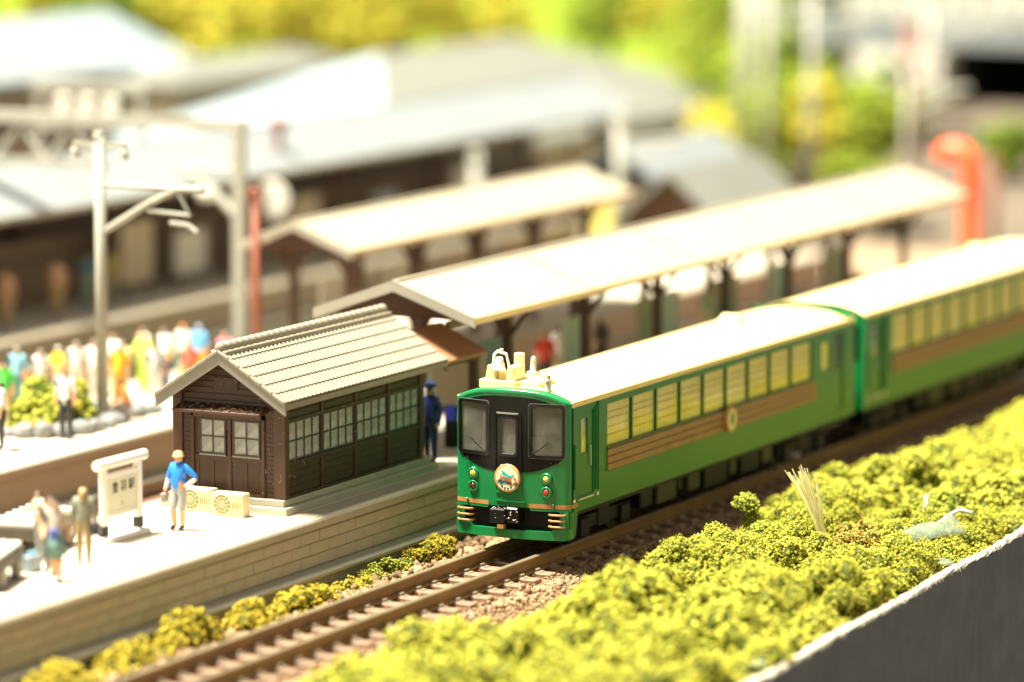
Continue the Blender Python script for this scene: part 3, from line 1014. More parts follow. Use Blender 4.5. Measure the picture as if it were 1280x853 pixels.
# =================================================================== STATION BUILDING
def station_building():
    X0, X1, Y0, Y1 = -3.56, 2.85, 3.73, 6.53
    ZB, ZE = 1.42, 3.60
    YR, ZR = 5.13, 4.63
    b = thing('station_building', 'small dark brown wooden station building with beige tiled gable roof', 'building', (X0, (Y0 + Y1) / 2, 1.1))
    # two stepped plinth
    MB().box(X0 - .24, X1 + .45, Y0 - .16, Y1 + .2, 1.10, 1.27).build('plinth', 'step', b, bevel=.015, seg=1)
    MB().box(X0 - .10, X1 + .40, Y0 - .02, Y1 + .1, 1.272, 1.42).build('plinth', 'step', b, bevel=.015, seg=1)
    # dark core walls: side with window holes left open
    bays = 4
    bw = (X1 - X0) / bays
    ZW0, ZW1 = 2.24, 3.10
    core = MB()
    core.box(X0 + .06, X1 - .06, Y0 + .05, Y0 + .10, ZB, ZW0)
    core.box(X0 + .06, X1 - .06, Y0 + .05, Y0 + .10, ZW1, ZE + .1)
    core.build('side_wall', 'brown3', b)
    MB().box(X0 + .06, X1 - .06, Y1 - .08, Y1 - .02, ZB, ZE).build('side_wall', 'brown3', b)
    gb = MB()
    gb.prism([(Y0 + .1, ZB), (Y1 - .1, ZB), (Y1 - .1, ZE), (YR, ZR - .1), (Y0 + .1, ZE)], 'x', X1 - .08, X1 - .03)
    gb.build('end_wall', 'brown', b)
    # front gable: pieces round the two window openings
    fw = MB()
    fw.box(X0 + .05, X0 + .10, Y0 + .1, Y1 - .1, ZB, 2.29)
    fw.box(X0 + .05, X0 + .10, Y0 + .1, Y1 - .1, 3.11, ZE - .02)
    for (a, c) in ((Y0 + .1, 4.33), (5.08, 5.19), (5.91, Y1 - .1)):
        fw.box(X0 + .05, X0 + .10, a, c, 2.29, 3.11)
    fw.prism([(Y0 + .1, ZE - .02), (Y1 - .1, ZE - .02), (YR, ZR - .1)], 'x', X0 + .05, X0 + .10)
    fw.build('front_wall', 'brown', b)
    # gable planks
    z = 3.24
    k = 0
    while z < ZR - .2:
        half = 1.36 if z + .12 < ZE else max(.1, (ZR - .06 - z - .1) / (ZR - ZE) * 1.42)
        if z < 3.72 or z > 4.05 or True:
            MB().box(X0 + .032, X0 + .055, YR - half, YR + half, z, z + .125).build('plank', 'brown', b, bevel=.008, seg=1)
        z += .138
    # narrow siding at both sides of the door
    for (a, c) in ((Y0 + .30, 4.24), (6.10, Y1 - .24)):
        z = 1.46
        while z < 3.2:
            MB().box(X0 + .034, X0 + .055, a, c, z, z + .09).build('plank', 'brown', b)
            z += .10
    # gable vent
    vt = MB().box(X0 - .0, X0 + .045, 4.90, 5.50, 3.76, 4.02).build('gable_vent', 'brown2', b, bevel=.01, seg=1)
    for k in range(4):
        MB().box(X0 - .012, X0 + .02, 4.94, 5.46, 3.79 + k * .055, 3.815 + k * .055).build('louvre', 'brown', vt)
    # corner posts
    for (ya, yb) in ((Y0 - .02, Y0 + .28), (Y1 - .22, Y1 + .02)):
        MB().box(X0 - .02, X0 + .16, ya, yb, ZB, ZE + (.06)).build('corner_post', 'brown2', b, bevel=.015, seg=1)
    for (ya, yb) in ((Y0 - .02, Y0 + .2), (Y1 - .22, Y1 + .02)):
        MB().box(X1 - .16, X1 + .02, ya, yb, ZB, ZE).build('corner_post', 'brown2', b)
    # door: frame, two leaves with glazed tops
    dr = MB()
    for (a, c) in ((4.24, 4.33), (6.02, 6.10)):
        dr.box(X0 - .01, X0 + .06, a, c, ZB, 3.22)
    dr.box(X0 - .01, X0 + .06, 4.24, 6.10, 3.12, 3.22)
    d = dr.build('door_frame', 'brown2', b, bevel=.01, seg=1)
    for (ya, yb) in ((4.33, 5.10), (5.17, 5.94)):
        lf = MB().box(X0 + .012, X0 + .05, ya - .02, yb + .06, 2.16, 2.285).build('door_leaf', 'brown', b, bevel=.006, seg=1)
        MB().box(X0 + .012, X0 + .05, ya - .02, yb + .06, 3.10, 3.125).build('door_rail', 'brown', lf)
        for q in (0, .5, 1):
            yy = ya + (yb - ya) * q
            MB().box(X0 + .008, X0 + .05, yy - .028, yy + .028, ZB + .02, 2.16).build('door_batten', 'brown2', lf, bevel=.006, seg=1)
        MB().box(X0 + .03, X0 + .05, ya, yb, ZB + .02, 2.16).build('door_panel', 'brown', lf)
    MB().box(X0 - .008, X0 + .045, 5.085, 5.175, ZB, 3.12).build('door_mullion', 'brown2', b, bevel=.01, seg=1)
    MB().box(X0 - .02, X0 + .04, 4.33, 6.02, ZB, ZB + .06).build('door_sill', 'brown2', b)
    # glazed windows of the door: 2 x 2 panes
    pm = MB().box(-.004, .004, -.155, .155, -.182, .182).mesh('pane', 'cloud')
    for (ya, yb) in ((4.36, 5.05), (5.22, 5.88)):
        wd = MB()
        z0, z1 = 2.30, 3.09
        wd.box(X0 + .0, X0 + .05, ya, ya + .035, z0, z1).box(X0 + .0, X0 + .05, yb - .035, yb, z0, z1)
        wd.box(X0 + .0, X0 + .05, ya + .035, yb - .035, z0, z0 + .035).box(X0 + .0, X0 + .05, ya + .035, yb - .035, z1 - .035, z1)
        wo = wd.build('window', 'sash', b)
        MB().box(X0 + .006, X0 + .04, (ya + yb) / 2 - .014, (ya + yb) / 2 + .014, z0 + .03, z1 - .03).build('muntin', 'sash', wo)
        MB().box(X0 + .007, X0 + .039, ya + .03, yb - .03, (z0 + z1) / 2 - .014, (z0 + z1) / 2 + .014).build('muntin', 'sash', wo)
        MB().box(X0 - .006, X0 + .03, ya, yb, z0 - .03, z0 + .003).build('window_sill', 'barge', wo)
        for p in (.26, .74):
            for q in (.26, .74):
                link('pane', pm, wo, (X0 + .028, ya + (yb - ya) * p, z0 + (z1 - z0) * q))
    # awning over the door
    aw = MB()
    aw.prism([(X0 + .03, 3.30), (X0 - .36, 3.245), (X0 - .36, 3.315), (X0 + .03, 3.42)], 'y', 4.16, 6.36)
    awo = aw.build('awning', 'brown2', b, bevel=.012, seg=1)
    for k in range(10):
        y = 4.26 + k * .222
        MB().prism([(X0 + .02, 3.41), (X0 - .355, 3.312), (X0 - .355, 3.338), (X0 + .02, 3.436)], 'y', y - .015, y + .015).build('awning_batten', 'brown2', awo)
    # side bays: posts, rails, planks and windows
    for k in range(bays + 1):
        x = X0 + .12 + (X1 - X0 - .24) * k / bays
        if k:
            MB().box(x - .06, x + .06, Y0 - .015, Y0 + .08, ZB, ZE).build('wall_post', 'brown3', b, bevel=.01, seg=1)
    for zz in (3.13, 2.18):
        MB().box(X0 + .1, X1 - .1, Y0 - .006, Y0 + .07, zz - .04, zz + .04).build('wall_rail', 'brown3', b, bevel=.008, seg=1)
    MB().box(X0 + .1, X1 - .1, Y0 - .008, Y0 + .07, ZB, ZB + .07).build('wall_rail', 'brown3', b)
    ww = (X1 - X0 - .24) / bays - .12
    plm = MB().box(-ww / 2, ww / 2, -.02, .01, -.078, .078).mesh('plank', 'brown3', bevel=.008, seg=1)
    spm = MB().box(-(ww - .06) / 8 + .01, (ww - .06) / 8 - .01, -.004, .004, -.19, .19).mesh('pane', 'cloud')
    for k in range(bays):
        xc = X0 + .12 + (X1 - X0 - .24) * (k + .5) / bays + .0
        for j in range(4):
            link('plank', plm, b, (xc, Y0 + .042, 1.575 + j * .165))
        for j in range(3):
            link('plank', plm, b, (xc, Y0 + .042, 3.25 + j * .165))
        a, c = xc - ww / 2, xc + ww / 2
        wd = MB()
        wd.box(a, a + .03, Y0 + .01, Y0 + .06, ZW0, ZW1).box(c - .03, c, Y0 + .01, Y0 + .06, ZW0, ZW1)
        wd.box(a + .03, c - .03, Y0 + .01, Y0 + .06, ZW0, ZW0 + .03).box(a + .03, c - .03, Y0 + .01, Y0 + .06, ZW1 - .03, ZW1)
        wo = wd.build('window', 'sash', b)
        for q in (.25, .5, .75):
            x = a + (c - a) * q
            MB().box(x - .014, x + .014, Y0 + .012, Y0 + .05, ZW0 + .03, ZW1 - .03).build('muntin', 'sash', wo)
        MB().box(a + .03, c - .03, Y0 + .013, Y0 + .049, (ZW0 + ZW1) / 2 - .014, (ZW0 + ZW1) / 2 + .014).build('muntin', 'sash', wo)
        for q in (.125, .375, .625, .875):
            for zq in (.255, .745):
                link('pane', spm, wo, (a + (c - a) * (.02 + .96 * q), Y0 + .035, ZW0 + (ZW1 - ZW0) * zq))
    # inside: floor, pale back panels seen through the panes
    MB().box(X0 + .2, X1 - .2, Y0 + .2, Y1 - .2, ZB, ZB + .03).build('floor', 'step', b)
    MB().box(X0 + .1, X1 - .1, Y0 + .42, Y0 + .45, ZB + .05, 3.4).build('inner_screen', 'paper', b)
    MB().box(X0 + .5, X0 + .53, Y0 + .5, Y1 - .2, ZB + .05, 3.4).build('inner_screen', 'paper', b)
    MB().lathe([(.02, 2.2), (.10, 2.25), (.12, 2.5), (.06, 2.62), (.07, 2.75), (.02, 2.82)], (X0 + .28, 5.32, 0), 'z', 12).build('green_ornament', 'green', b, smooth=True)
    MB().box(X0 + .15, X0 + .45, 4.4, 4.95, 2.2, 2.48).build('counter', 'cab', b, bevel=.04)
    MB().box(X0 + .2, X0 + .23, 4.5, 4.95, 2.48, 2.85).build('poster_board', 'greyroof2', b)
    # ---------------- roof
    xa, xb = -4.0, 3.62
    ye0, ye1, ze = 3.50, 6.70, 3.60
    th = .10
    sl = math.atan2(ZR - ze, YR - ye0)
    rf = MB()
    rf.prism([(ye0, ze - th), (YR, ZR - th), (ye1, ze - th), (ye1, ze - .0), (YR, ZR + .0), (ye0, ze)], 'x', xa + .06, xb - .05)
    r_ = rf.build('roof', 'barge', b)
    # barge boards
    for x in (xa, xb - .06):
        MB().prism([(ye0 - .03, ze - .27), (YR, ZR - .27), (ye1 + .03, ze - .27), (ye1 + .03, ze + .0), (YR, ZR + .03), (ye0 - .03, ze + .0)], 'x', x, x + .06).build('barge_board', 'barge', r_)
    MB().box(xa + .07, xb - .07, ye0 - .05, ye0 + .03, ze - .14, ze - .012).build('eave_board', 'rooft', r_, bevel=.012, seg=1)
    slope = math.hypot(YR - ye0, ZR - ze)
    nc, nr = 42, 6
    wt = (xb - xa + .02) / nc
    lt = slope / nr
    # a tile: flat pan with a rounded rib, thicker at its lower edge
    tv = []
    prof = [(-wt / 2, 0), (-wt / 2, .035), (-.05, .035), (-.035, .052), (0, .060), (.035, .052), (.05, .035), (wt / 2, .035), (wt / 2, 0)]
    for (vv, lift) in ((-lt / 2 - .02, .014), (lt / 2, -.012)):
        for (px, pz) in prof:
            tv.append((px, vv, pz + lift))
    npf = len(prof)
    tf = [(i, i + 1, npf + i + 1, npf + i) for i in range(npf - 1)] + [tuple(range(npf)), tuple(range(npf, 2 * npf))[::-1]]
    tm = MB().add(tv, tf).mesh('roof_tile', 'rooft')
    far = MB()
    for rr in range(nr):
        for c in range(nc):
            q = (rr + .5) / nr
            x = xa + wt * (c + .5) - .01
            o = link('roof_tile', tm, r_, (x, ye0 + (YR - ye0) * q, ze + (ZR - ze) * q + .008))
            o.rotation_euler = (sl + random.uniform(-.008, .008), 0, random.uniform(-.006, .006))
            mt = Matrix.Translation((x, ye1 + (YR - ye1) * q, ze + (ZR - ze) * q + .008)) @ Matrix.Rotation(math.pi, 4, 'Z') @ Matrix.Rotation(sl, 4, 'X')
            t2 = MB().add(tv, tf).xf(mt)
            far.add(t2.V, t2.F)
    o = far.build('far_slope_tiles', 'rooft', r_)
    o['kind'] = 'stuff'
    # ridge: base course and round cap tiles
    MB().box(xa + .02, xb - .02, YR - .21, YR + .21, ZR - .12, ZR + .03).build('ridge_base', 'rooft', r_, bevel=.02, seg=1)
    nt_ = 28
    rl = (xb - xa + .02) / nt_
    rm = MB().lathe([(.05, -rl / 2 + .004), (.10, -rl / 2 + .035), (.128, -rl * .15), (.128, rl * .15), (.10, rl / 2 - .035), (.05, rl / 2 - .004)], (0, 0, 0), 'x', 12).mesh('ridge_tile', 'rooft', smooth=True)
    for k in range(nt_):
        o = link('ridge_tile', rm, r_, (xa + rl * (k + .5) - .01, YR, ZR + .085))
        o.rotation_euler = (0, random.uniform(-.03, .03), 0)
    # stepped verge tiles down the front edge
    for s_ in (0, 1):
        ye = ye0 if s_ == 0 else ye1
        for k in range(nr):
            q0, q1 = k / nr - (.02 if k == 0 else 0), (k + 1) / nr
            a = (ye + (YR - ye) * q0, ze + (ZR - ze) * q0)
            c = (ye + (YR - ye) * q1, ze + (ZR - ze) * q1)
            MB().prism([(a[0], a[1] - .02), (c[0], c[1] - .02), (c[0], c[1] + .055), (a[0], a[1] + .075)], 'x', xa - .05, xa + .13).build('verge_tile', 'rooft', r_, bevel=.015, seg=1)
    return b


sb = station_building()


# lint fibres caught on the rough plastic
def lint():
    m = MB()
    for k in range(110):
        wch = random.random()
        if wch < .30:
            y = random.uniform(4.15, 6.35)
            c = Vector((random.uniform(-3.9, -3.6), y, 3.36 + random.uniform(0, .06)))
            c.z = 3.44 + (c.x + 3.53) * .27
        elif wch < .78:
            c = Vector((-3.60, random.choice([random.uniform(3.75, 4.4), random.uniform(3.75, 6.4)]), random.uniform(1.45, 4.0)))
            if c.y > 4.4 and 2.3 < c.z < 3.4:
                continue
        else:
            c = Vector((random.uniform(-3.5, 1), 3.70, random.uniform(1.5, 3.6)))
        L_ = random.choice([.02, .03, .05, .12])
        d = Vector((random.uniform(-.2, .2), random.uniform(-1, 1), random.uniform(-1, 1))).normalized() * L_
        e = Vector((-random.random() * .4, random.uniform(-1, 1), random.uniform(-1, 1))) * L_ * .5
        rr = .006 if L_ > .04 else .010
        m.tube([c - d * .5, c + e * .5, c + d * .5], [rr * .6, rr, rr * .6], 4)
    o = m.build('lint_fibres', 'lint', sb)
    o['kind'] = 'stuff'


lint()


# ------------------------------------------------------------------ air conditioners
def ac_unit(x, y, label):
    t = thing('air_conditioner', label, 'air conditioner', (x, y, 1.1), 'outdoor units by the station door')
    body = MB().box(x, x + .32, y - .40, y + .40, 1.10, 1.62).build('casing', 'ac', t, bevel=.03)
    yc, zc = y + .12, 1.37
    for rr in (.215, .145, .075):
        n = 26
        MB().tube([(x - .004, yc + rr * math.cos(2 * math.pi * k / n), zc + rr * math.sin(2 * math.pi * k / n)) for k in range(n + 1)], .008, 5).build('fan_grille', 'ac', body)
    MB().lathe([(.215, x - .003), (.215, x + .004)], (0, yc, zc), 'x', 24).build('fan_opening', 'acwash', body)
    for k in range(6):
        a = math.pi * k / 6
        MB().tube([(x - .008, yc - .2 * math.cos(a), zc - .2 * math.sin(a)), (x - .008, yc + .2 * math.cos(a), zc + .2 * math.sin(a))], .007, 5).build('fan_grille_bar', 'ac', body)
    for k in range(5):
        MB().box(x - .008, x + .01, y - .33 + k * .05, y - .31 + k * .05, 1.18, 1.54).build('louvre', 'ac', body)
    MB().box(x - .004, x + .004, y - .34, y - .12, 1.30, 1.42).build('label_plate', 'acwash', body)


ac_unit(-4.38, 4.72, 'cream outdoor air conditioner close to the building corner')
ac_unit(-4.14, 5.66, 'cream outdoor air conditioner partly hidden behind the man in blue')


# ------------------------------------------------------------------ station name board
def name_board():
    A = Vector((-8.40, 5.44, 1.1))
    B = Vector((-6.75, 5.42, 1.1))
    t = thing('station_name_board', 'white station name board on two posts with black lettering', 'sign', (A + B) / 2)
    d = (B - A).normalized()
    ang = math.atan2(d.y, d.x)
    L_ = (B - A).length
    mt = Matrix.Translation((A + B) / 2) @ Matrix.Rotation(ang, 4, 'Z')

    def part(name, mb, m, **k):
        return mb.xf(mt).build(name, m, t, **k)
    part('base', MB().box(-.88, .88, -.2, .2, .004, .10), 'white', bevel=.02)
    for s_ in (-1, 1):
        p = part('post', MB().box(s_ * .68 - .08, s_ * .68 + .08, -.07, .07, .10, 1.60), 'white', bevel=.02)
        part('post_band', MB().box(s_ * .68 - .087, s_ * .68 + .087, -.077, .077, .14, .36), 'ink')
    part('top_rail', MB().cyl((-.94, 0, 1.66), (.94, 0, 1.66), .115, n=16), 'white', smooth=False)
    part('cross_rail', MB().box(-.61, .61, -.05, .05, 1.34, 1.43), 'white', bevel=.01)
    bd_ = part('sign_panel', MB().box(-.60, .60, -.03, .03, .52, 1.335), 'signface')
    o = link('lettering', text_mesh('豊 羽 駅', .25, 'ink', .003), bd_)
    o.matrix_local = Matrix.Translation(-(A + B) / 2) @ mt @ Matrix.Translation((.06, -.034, 1.10)) @ Matrix.Rotation(math.pi / 2, 4, 'X')
    for (a, b_, z0, z1) in ((-.08, .08, .72, .735), (-.03, .03, .76, .80), (-.55, .55, .63, .64)):
        part('printed_line', MB().box(a, b_, -.036, -.028, z0, z1), 'cab')


name_board()


# =================================================================== PEOPLE
def pose(kind):
    J = dict(pelvis=(0, 0, .92, .125), spine=(0, 0, 1.10, .118), chest=(.01, 0, 1.30, .145), neck=(.0, 0, 1.455, .055), head=(.015, 0, 1.555, .088), crown=(.005, 0, 1.635, .082),
             nose=(.10, 0, 1.56, .018))
    for s, n in ((1, 'l'), (-1, 'r')):
        J.update({'sh' + n: (0, s * .165, 1.375, .066), 'el' + n: (-.02, s * .215, 1.12, .048), 'wr' + n: (.04, s * .22, .90, .036), 'hd' + n: (.06, s * .215, .82, .038),
                  'hp' + n: (0, s * .085, .87, .092), 'kn' + n: (.02, s * .09, .49, .066), 'an' + n: (-.01, s * .09, .10, .046), 'to' + n: (.12, s * .10, .045, .042)})
    if kind == 'hip':      # one hand on the hip, other arm down, weight on one leg
        J['ell'] = (-.12, .36, 1.14, .050)
        J['wrl'] = (.04, .24, .99, .038)
        J['hdl'] = (.08, .17, .96, .040)
        J['elr'] = (.02, -.245, 1.12, .050)
        J['wrr'] = (.08, -.27, .90, .040)
        J['hdr'] = (.11, -.28, .81, .044)
        J['knr'] = (.10, -.08, .50, .066)
        J['anr'] = (.06, -.07, .10, .046)
        J['tor'] = (.19, -.08, .045, .042)
        J['head'] = (.035, .005, 1.55, .088)
        J['crown'] = (.03, .02, 1.63, .084)
        J['nose'] = (.12, .0, 1.55, .018)
    if kind == 'walk':
        J['knl'] = (.16, .09, .51, .066)
        J['anl'] = (.20, .09, .11, .046)
        J['tol'] = (.33, .10, .06, .040)
        J['knr'] = (-.06, -.09, .49, .066)
        J['anr'] = (-.22, -.09, .16, .046)
        J['tor'] = (-.12, -.10, .06, .040)
        J['ell'] = (-.12, .21, 1.13, .048)
        J['wrl'] = (-.06, .23, .91, .036)
        J['hdl'] = (-.02, .23, .83, .038)
        J['wrr'] = (.18, -.21, .95, .036)
        J['hdr'] = (.24, -.20, .89, .038)
    if kind == 'reach':
        J['elr'] = (.12, -.24, 1.16, .048)
        J['wrr'] = (.32, -.18, 1.18, .036)
        J['hdr'] = (.40, -.16, 1.21, .038)
        J['ell'] = (.10, .23, 1.15, .048)
        J['wrl'] = (.27, .14, 1.08, .036)
        J['hdl'] = (.34, .11, 1.10, .038)
    for k in list(J):
        x, y, z, q = J[k]
        J[k] = (x, y * 1.06, z, q * (1.12 if k in ('head', 'crown', 'nose', 'neck') else 1.22))
    if kind == 'crouch':
        for k in list(J):
            x, y, z, q = J[k]
            if k in ('pelvis', 'spine', 'chest', 'neck', 'head', 'crown', 'nose') or k[:2] in ('sh', 'el', 'wr', 'hd', 'hp'):
                J[k] = (x + (z - .9) * .35, y, z - .50, q)
        for s, n in ((1, 'l'), (-1, 'r')):
            J['kn' + n] = (.36, s * .12, .50, .066)
            J['wr' + n] = (.46, s * .16, .48, .036)
            J['hd' + n] = (.52, s * .14, .42, .038)
            J['el' + n] = (.22, s * .22, .62, .048)
    return J


BONES = [('pelvis', 'spine', 0), ('spine', 'chest', 0), ('chest', 'neck', 0), ('neck', 'head', 2), ('head', 'crown', 2), ('head', 'nose', 2)]
for n in 'lr':
    BONES += [('chest', 'sh' + n, 0), ('sh' + n, 'el' + n, 0), ('el' + n, 'wr' + n, 3), ('wr' + n, 'hd' + n, 2), ('pelvis', 'hp' + n, 1), ('hp' + n, 'kn' + n, 1),
              ('kn' + n, 'an' + n, 5), ('an' + n, 'to' + n, 4)]
PEOPLE = {}


def person_mesh(kind):
    if kind in PEOPLE:
        return PEOPLE[kind]
    J = pose(kind)
    names = list(J)
    me = bpy.data.meshes.new('body')
    me.from_pydata([J[k][:3] for k in names], [(names.index(a), names.index(b)) for a, b, _ in BONES], [])
    o = bpy.data.objects.new('tmp', me)
    COL.objects.link(o)
    o.modifiers.new('Skin', 'SKIN')
    for i, k in enumerate(names):
        d = me.skin_vertices[0].data[i]
        q = J[k][3]
        wide = {'pelvis': (1.05, .80), 'spine': (1.1, .8), 'chest': (1.2, .78)}.get(k, (1, 1))
        d.radius = (q * wide[0], q * wide[1])
        d.use_root = (k == 'pelvis')
    sd = o.modifiers.new('Sub', 'SUBSURF')
    sd.levels = sd.render_levels = 2
    dg = bpy.context.evaluated_depsgraph_get()
    dg.update()
    out = bpy.data.meshes.new_from_object(o.evaluated_get(dg))
    out.name = 'person_body'
    bpy.data.objects.remove(o)
    out.materials.clear()
    for k in range(7):
        out.materials.append(SKIN)
    P = np.array([p.center[:] for p in out.polygons])
    best = np.full(len(P), 9.)
    idx = np.zeros(len(P), int)
    for a, b, slot in BONES:
        A, B = np.array(J[a][:3]), np.array(J[b][:3])
        ab = B - A
        t = np.clip(((P - A) @ ab) / (ab @ ab), 0, 1)
        dist = np.linalg.norm(P - A - t[:, None] * ab, axis=1) - .3 * (J[a][3] + J[b][3]) / 2
        w_ = dist < best
        best = np.where(w_, dist, best)
        idx = np.where(w_, slot, idx)
    hd, cr = np.array(J['head'][:3]), np.array(J['crown'][:3])
    rel = P - hd
    hair = (idx == 2) & (np.linalg.norm(P - (hd + cr) / 2, axis=1) < .17) & ((rel[:, 2] > .035) | ((rel[:, 0] < .015) & (rel[:, 2] > -.06)))
    idx = np.where(hair, 6, idx)
    out.polygons.foreach_set('material_index', idx.astype(np.int32))
    out.shade_smooth()
    PEOPLE[kind] = out
    return out


def person(loc, face, kind, label, top, legs, hair=(.03, .025, .02), sleeve=None, shin=None, shoe=(.015, .015, .015), h=1.0, group=None):
    """face is a heading in degrees; 0 looks along +X"""
    o = bpy.data.objects.new('person', person_mesh(kind))
    COL.objects.link(o)
    o.location = loc
    o.rotation_euler = (0, 0, math.radians(face))
    o.scale = (h, h, h)
    tag(o, label, 'person', group)
    cols = [top, legs, None, sleeve or 'skin', shoe, shin or legs, hair]
    for i, c in enumerate(cols):
        o.material_slots[i].link = 'OBJECT'
        o.material_slots[i].material = SKIN if c in (None, 'skin') else paint(c)
    return o


WHITE, NAVY, GREY, BLK = (.80, .78, .72), (.015, .03, .13), (.30, .31, .30), (.02, .02, .022)
TAN_, YEL, BLUE, LBLUE = (.62, .42, .20), (.85, .50, .03), (.02, .22, .75), (.25, .50, .62)
GRN, LIME, RED, PINK, ORNG, KHK = (.10, .55, .08), (.50, .75, .10), (.75, .06, .04), (.80, .28, .36), (.85, .30, .06), (.42, .38, .26)
# on the near platform
man = person((-6.25, 4.80, 1.105), 172, 'hip', 'man in bright blue shirt and grey trousers, hand on hip, near the building', BLUE, (.36, .37, .36), hair=(.78, .55, .25), sleeve=(.60, .62, .60), shin=TAN_, h=1.0)
MB().lathe([(.02, .0), (.125, .0), (.125, .012), (.105, .02), (.10, .08), (.06, .115), (.01, .125)], (.03, .012, 1.595), 'z', 16).build('hat', paint((.62, .42, .19)), man, smooth=True, local=True)
MB().box(.03, .20, -.37, -.23, .60, .80).build('shoulder_bag', paint((.30, .26, .20)), man, bevel=.04, local=True)
w1 = person((-12.35, 4.0, 1.105), 200, 'walk', 'person in white top with blue scarf and green skirt walking beside the cart', (.44, .38, .31), (.16, .24, .20), hair=(.12, .13, .13), shin='skin', shoe=(.02, .025, .05))
MB().lathe([(.15, .95), (.20, .75), (.25, .56), (.22, .56)], (0, 0, 0), 'z', 14).build('skirt', paint((.13, .23, .20)), w1, smooth=True, local=True)
MB().box(.06, .17, -.10, .08, .88, 1.08).build('scarf', paint((.05, .10, .45)), w1, bevel=.03, local=True)
w2 = person((-10.75, 4.35, 1.105), 20, 'stand', 'person with long light brown hair in pale coat with dark bag, by the name board', (.27, .28, .20), (.34, .24, .10), hair=(.32, .20, .07), sleeve=(.27, .28, .20), shoe=(.20, .14, .06))
MB().box(-.16, .14, -.34, -.16, .66, .90).build('hand_bag', paint((.03, .035, .05)), w2, bevel=.05, local=True)
MB().tube([(-.03, 0, 1.62), (-.075, 0, 1.50), (-.09, 0, 1.34)], [.07, .085, .05], 8).build('long_hair', paint((.42, .28, .10)), w2, smooth=True, local=True)
w3 = person((-11.65, 4.55, 1.105), 190, 'stand', 'grey capped person in light grey top, behind the walking one', (.36, .31, .24), (.14, .15, .14), hair=(.06, .07, .08), h=.97)
w4 = person((-10.6, 5.5, 1.105), 150, 'reach', 'dark haired person stooping over the white load on the far cart', (.42, .36, .28), (.20, .20, .19), hair=(.04, .05, .06), h=.9)
sm = person((4.05, 4.15, 1.105), 175, 'stand', 'station attendant in navy uniform and cap behind the station building', NAVY, NAVY, hair=NAVY, sleeve=NAVY, h=1.08)
MB().lathe([(.02, 0), (.125, 0), (.13, .02), (.12, .07), (.14, .10), (.02, .12)], (.01, 0, 1.64), 'z', 14).build('cap', paint(NAVY), sm, local=True)
# crowd on the second platform
G = 'passengers on the second platform'
for (x, y, f, kd, lb, top, legs, hr) in (
        (1.05, 14.04, 120, 'stand', 'passenger in white shirt and black trousers with blue bag, cut by the frame edge', WHITE, BLK, BLK),
        (3.67, 15.68, 200, 'stand', 'passenger in bright green shirt at the crowd end', GRN, TAN_, BLK),
        (6.12, 16.87, 180, 'stand', 'passenger in pale blue top and teal trousers behind the garden', LBLUE, (.10, .30, .32), GREY),
        (6.75, 16.6, 220, 'stand', 'passenger in white top and khaki trousers next to the one in pale blue', WHITE, KHK, GREY),
        (7.3, 16.4, 160, 'reach', 'passenger in yellow shirt and pale cap behind the garden bush', YEL, WHITE, (.62, .62, .60)),
        (7.8, 16.2, 210, 'stand', 'passenger in white behind the garden bush, beside the yellow shirt', WHITE, (.70, .66, .55), GREY),
        (8.35, 16.0, 170, 'stand', 'passenger in white closest to the catenary mast', WHITE, (.66, .60, .52), (.25, .22, .2)),
        (3.19, 13.6, 190, 'stand', 'passenger in white shirt and black trousers standing alone before the rock garden', WHITE, BLK, BLK),
        (6.3, 13.75, 140, 'crouch', 'crouching passenger with orange sleeves behind the catenary mast', ORNG, (.25, .2, .2), BLK),
        (7.72, 14.88, 200, 'stand', 'passenger in orange yellow jacket just past the mast', YEL, (.75, .40, .06), (.45, .4, .35)),
        (10.23, 15.71, 180, 'reach', 'passenger in lime and white dress in the crowd', LIME, LIME, (.70, .50, .28)),
        (10.8, 15.4, 160, 'stand', 'passenger in white shirt and navy shorts, dark haired', WHITE, NAVY, (.12, .12, .13)),
        (12.29, 15.75, 190, 'stand', 'orange haired passenger in white over the tiled roof', WHITE, (.1, .45, .35), ORNG),
        (11.86, 15.0, 170, 'stand', 'passenger in sky blue with pale hat over the tiled roof', (.15, .45, .80), YEL, (.3, .5, .75)),
        (9.5, 13.9, 200, 'stand', 'passenger in red shirt next to the building roof edge', (.75, .16, .10), YEL, (.35, .2, .12)),
        (4.9, 16.9, 200, 'stand', 'passenger in white with pale yellow trousers between green and pale blue shirts', WHITE, (.75, .66, .40), (.2, .18, .16)),
        (9.0, 15.6, 190, 'stand', 'passenger in pale yellow past the mast in the crowd', (.80, .70, .38), WHITE, (.4, .32, .25)),
        (9.6, 16.2, 170, 'reach', 'passenger in white raising both arms near the lime dress', WHITE, WHITE, (.3, .22, .15)),
        (11.4, 16.4, 160, 'stand', 'passenger in cream behind the dark haired one', (.78, .70, .52), KHK, (.25, .2, .18)),
        (8.5, 14.3, 210, 'stand', 'passenger in pale grey standing over the rocks past the mast', (.60, .60, .58), WHITE, (.1, .1, .1)),
        (11.4, 13.96, 180, 'stand', 'passenger in pink top behind the tiled roof', PINK, PINK, (.45, .3, .2))):
    o = person((x, y, 1.105), f, kd, lb, top, legs, hair=hr, h=random.uniform(.95, 1.05), group=G)
    if 'blue bag' in lb:
        MB().box(-.1, .2, -.42, -.22, .62, 1.05).build('bag', paint((.03, .16, .45)), o, bevel=.05, local=True)
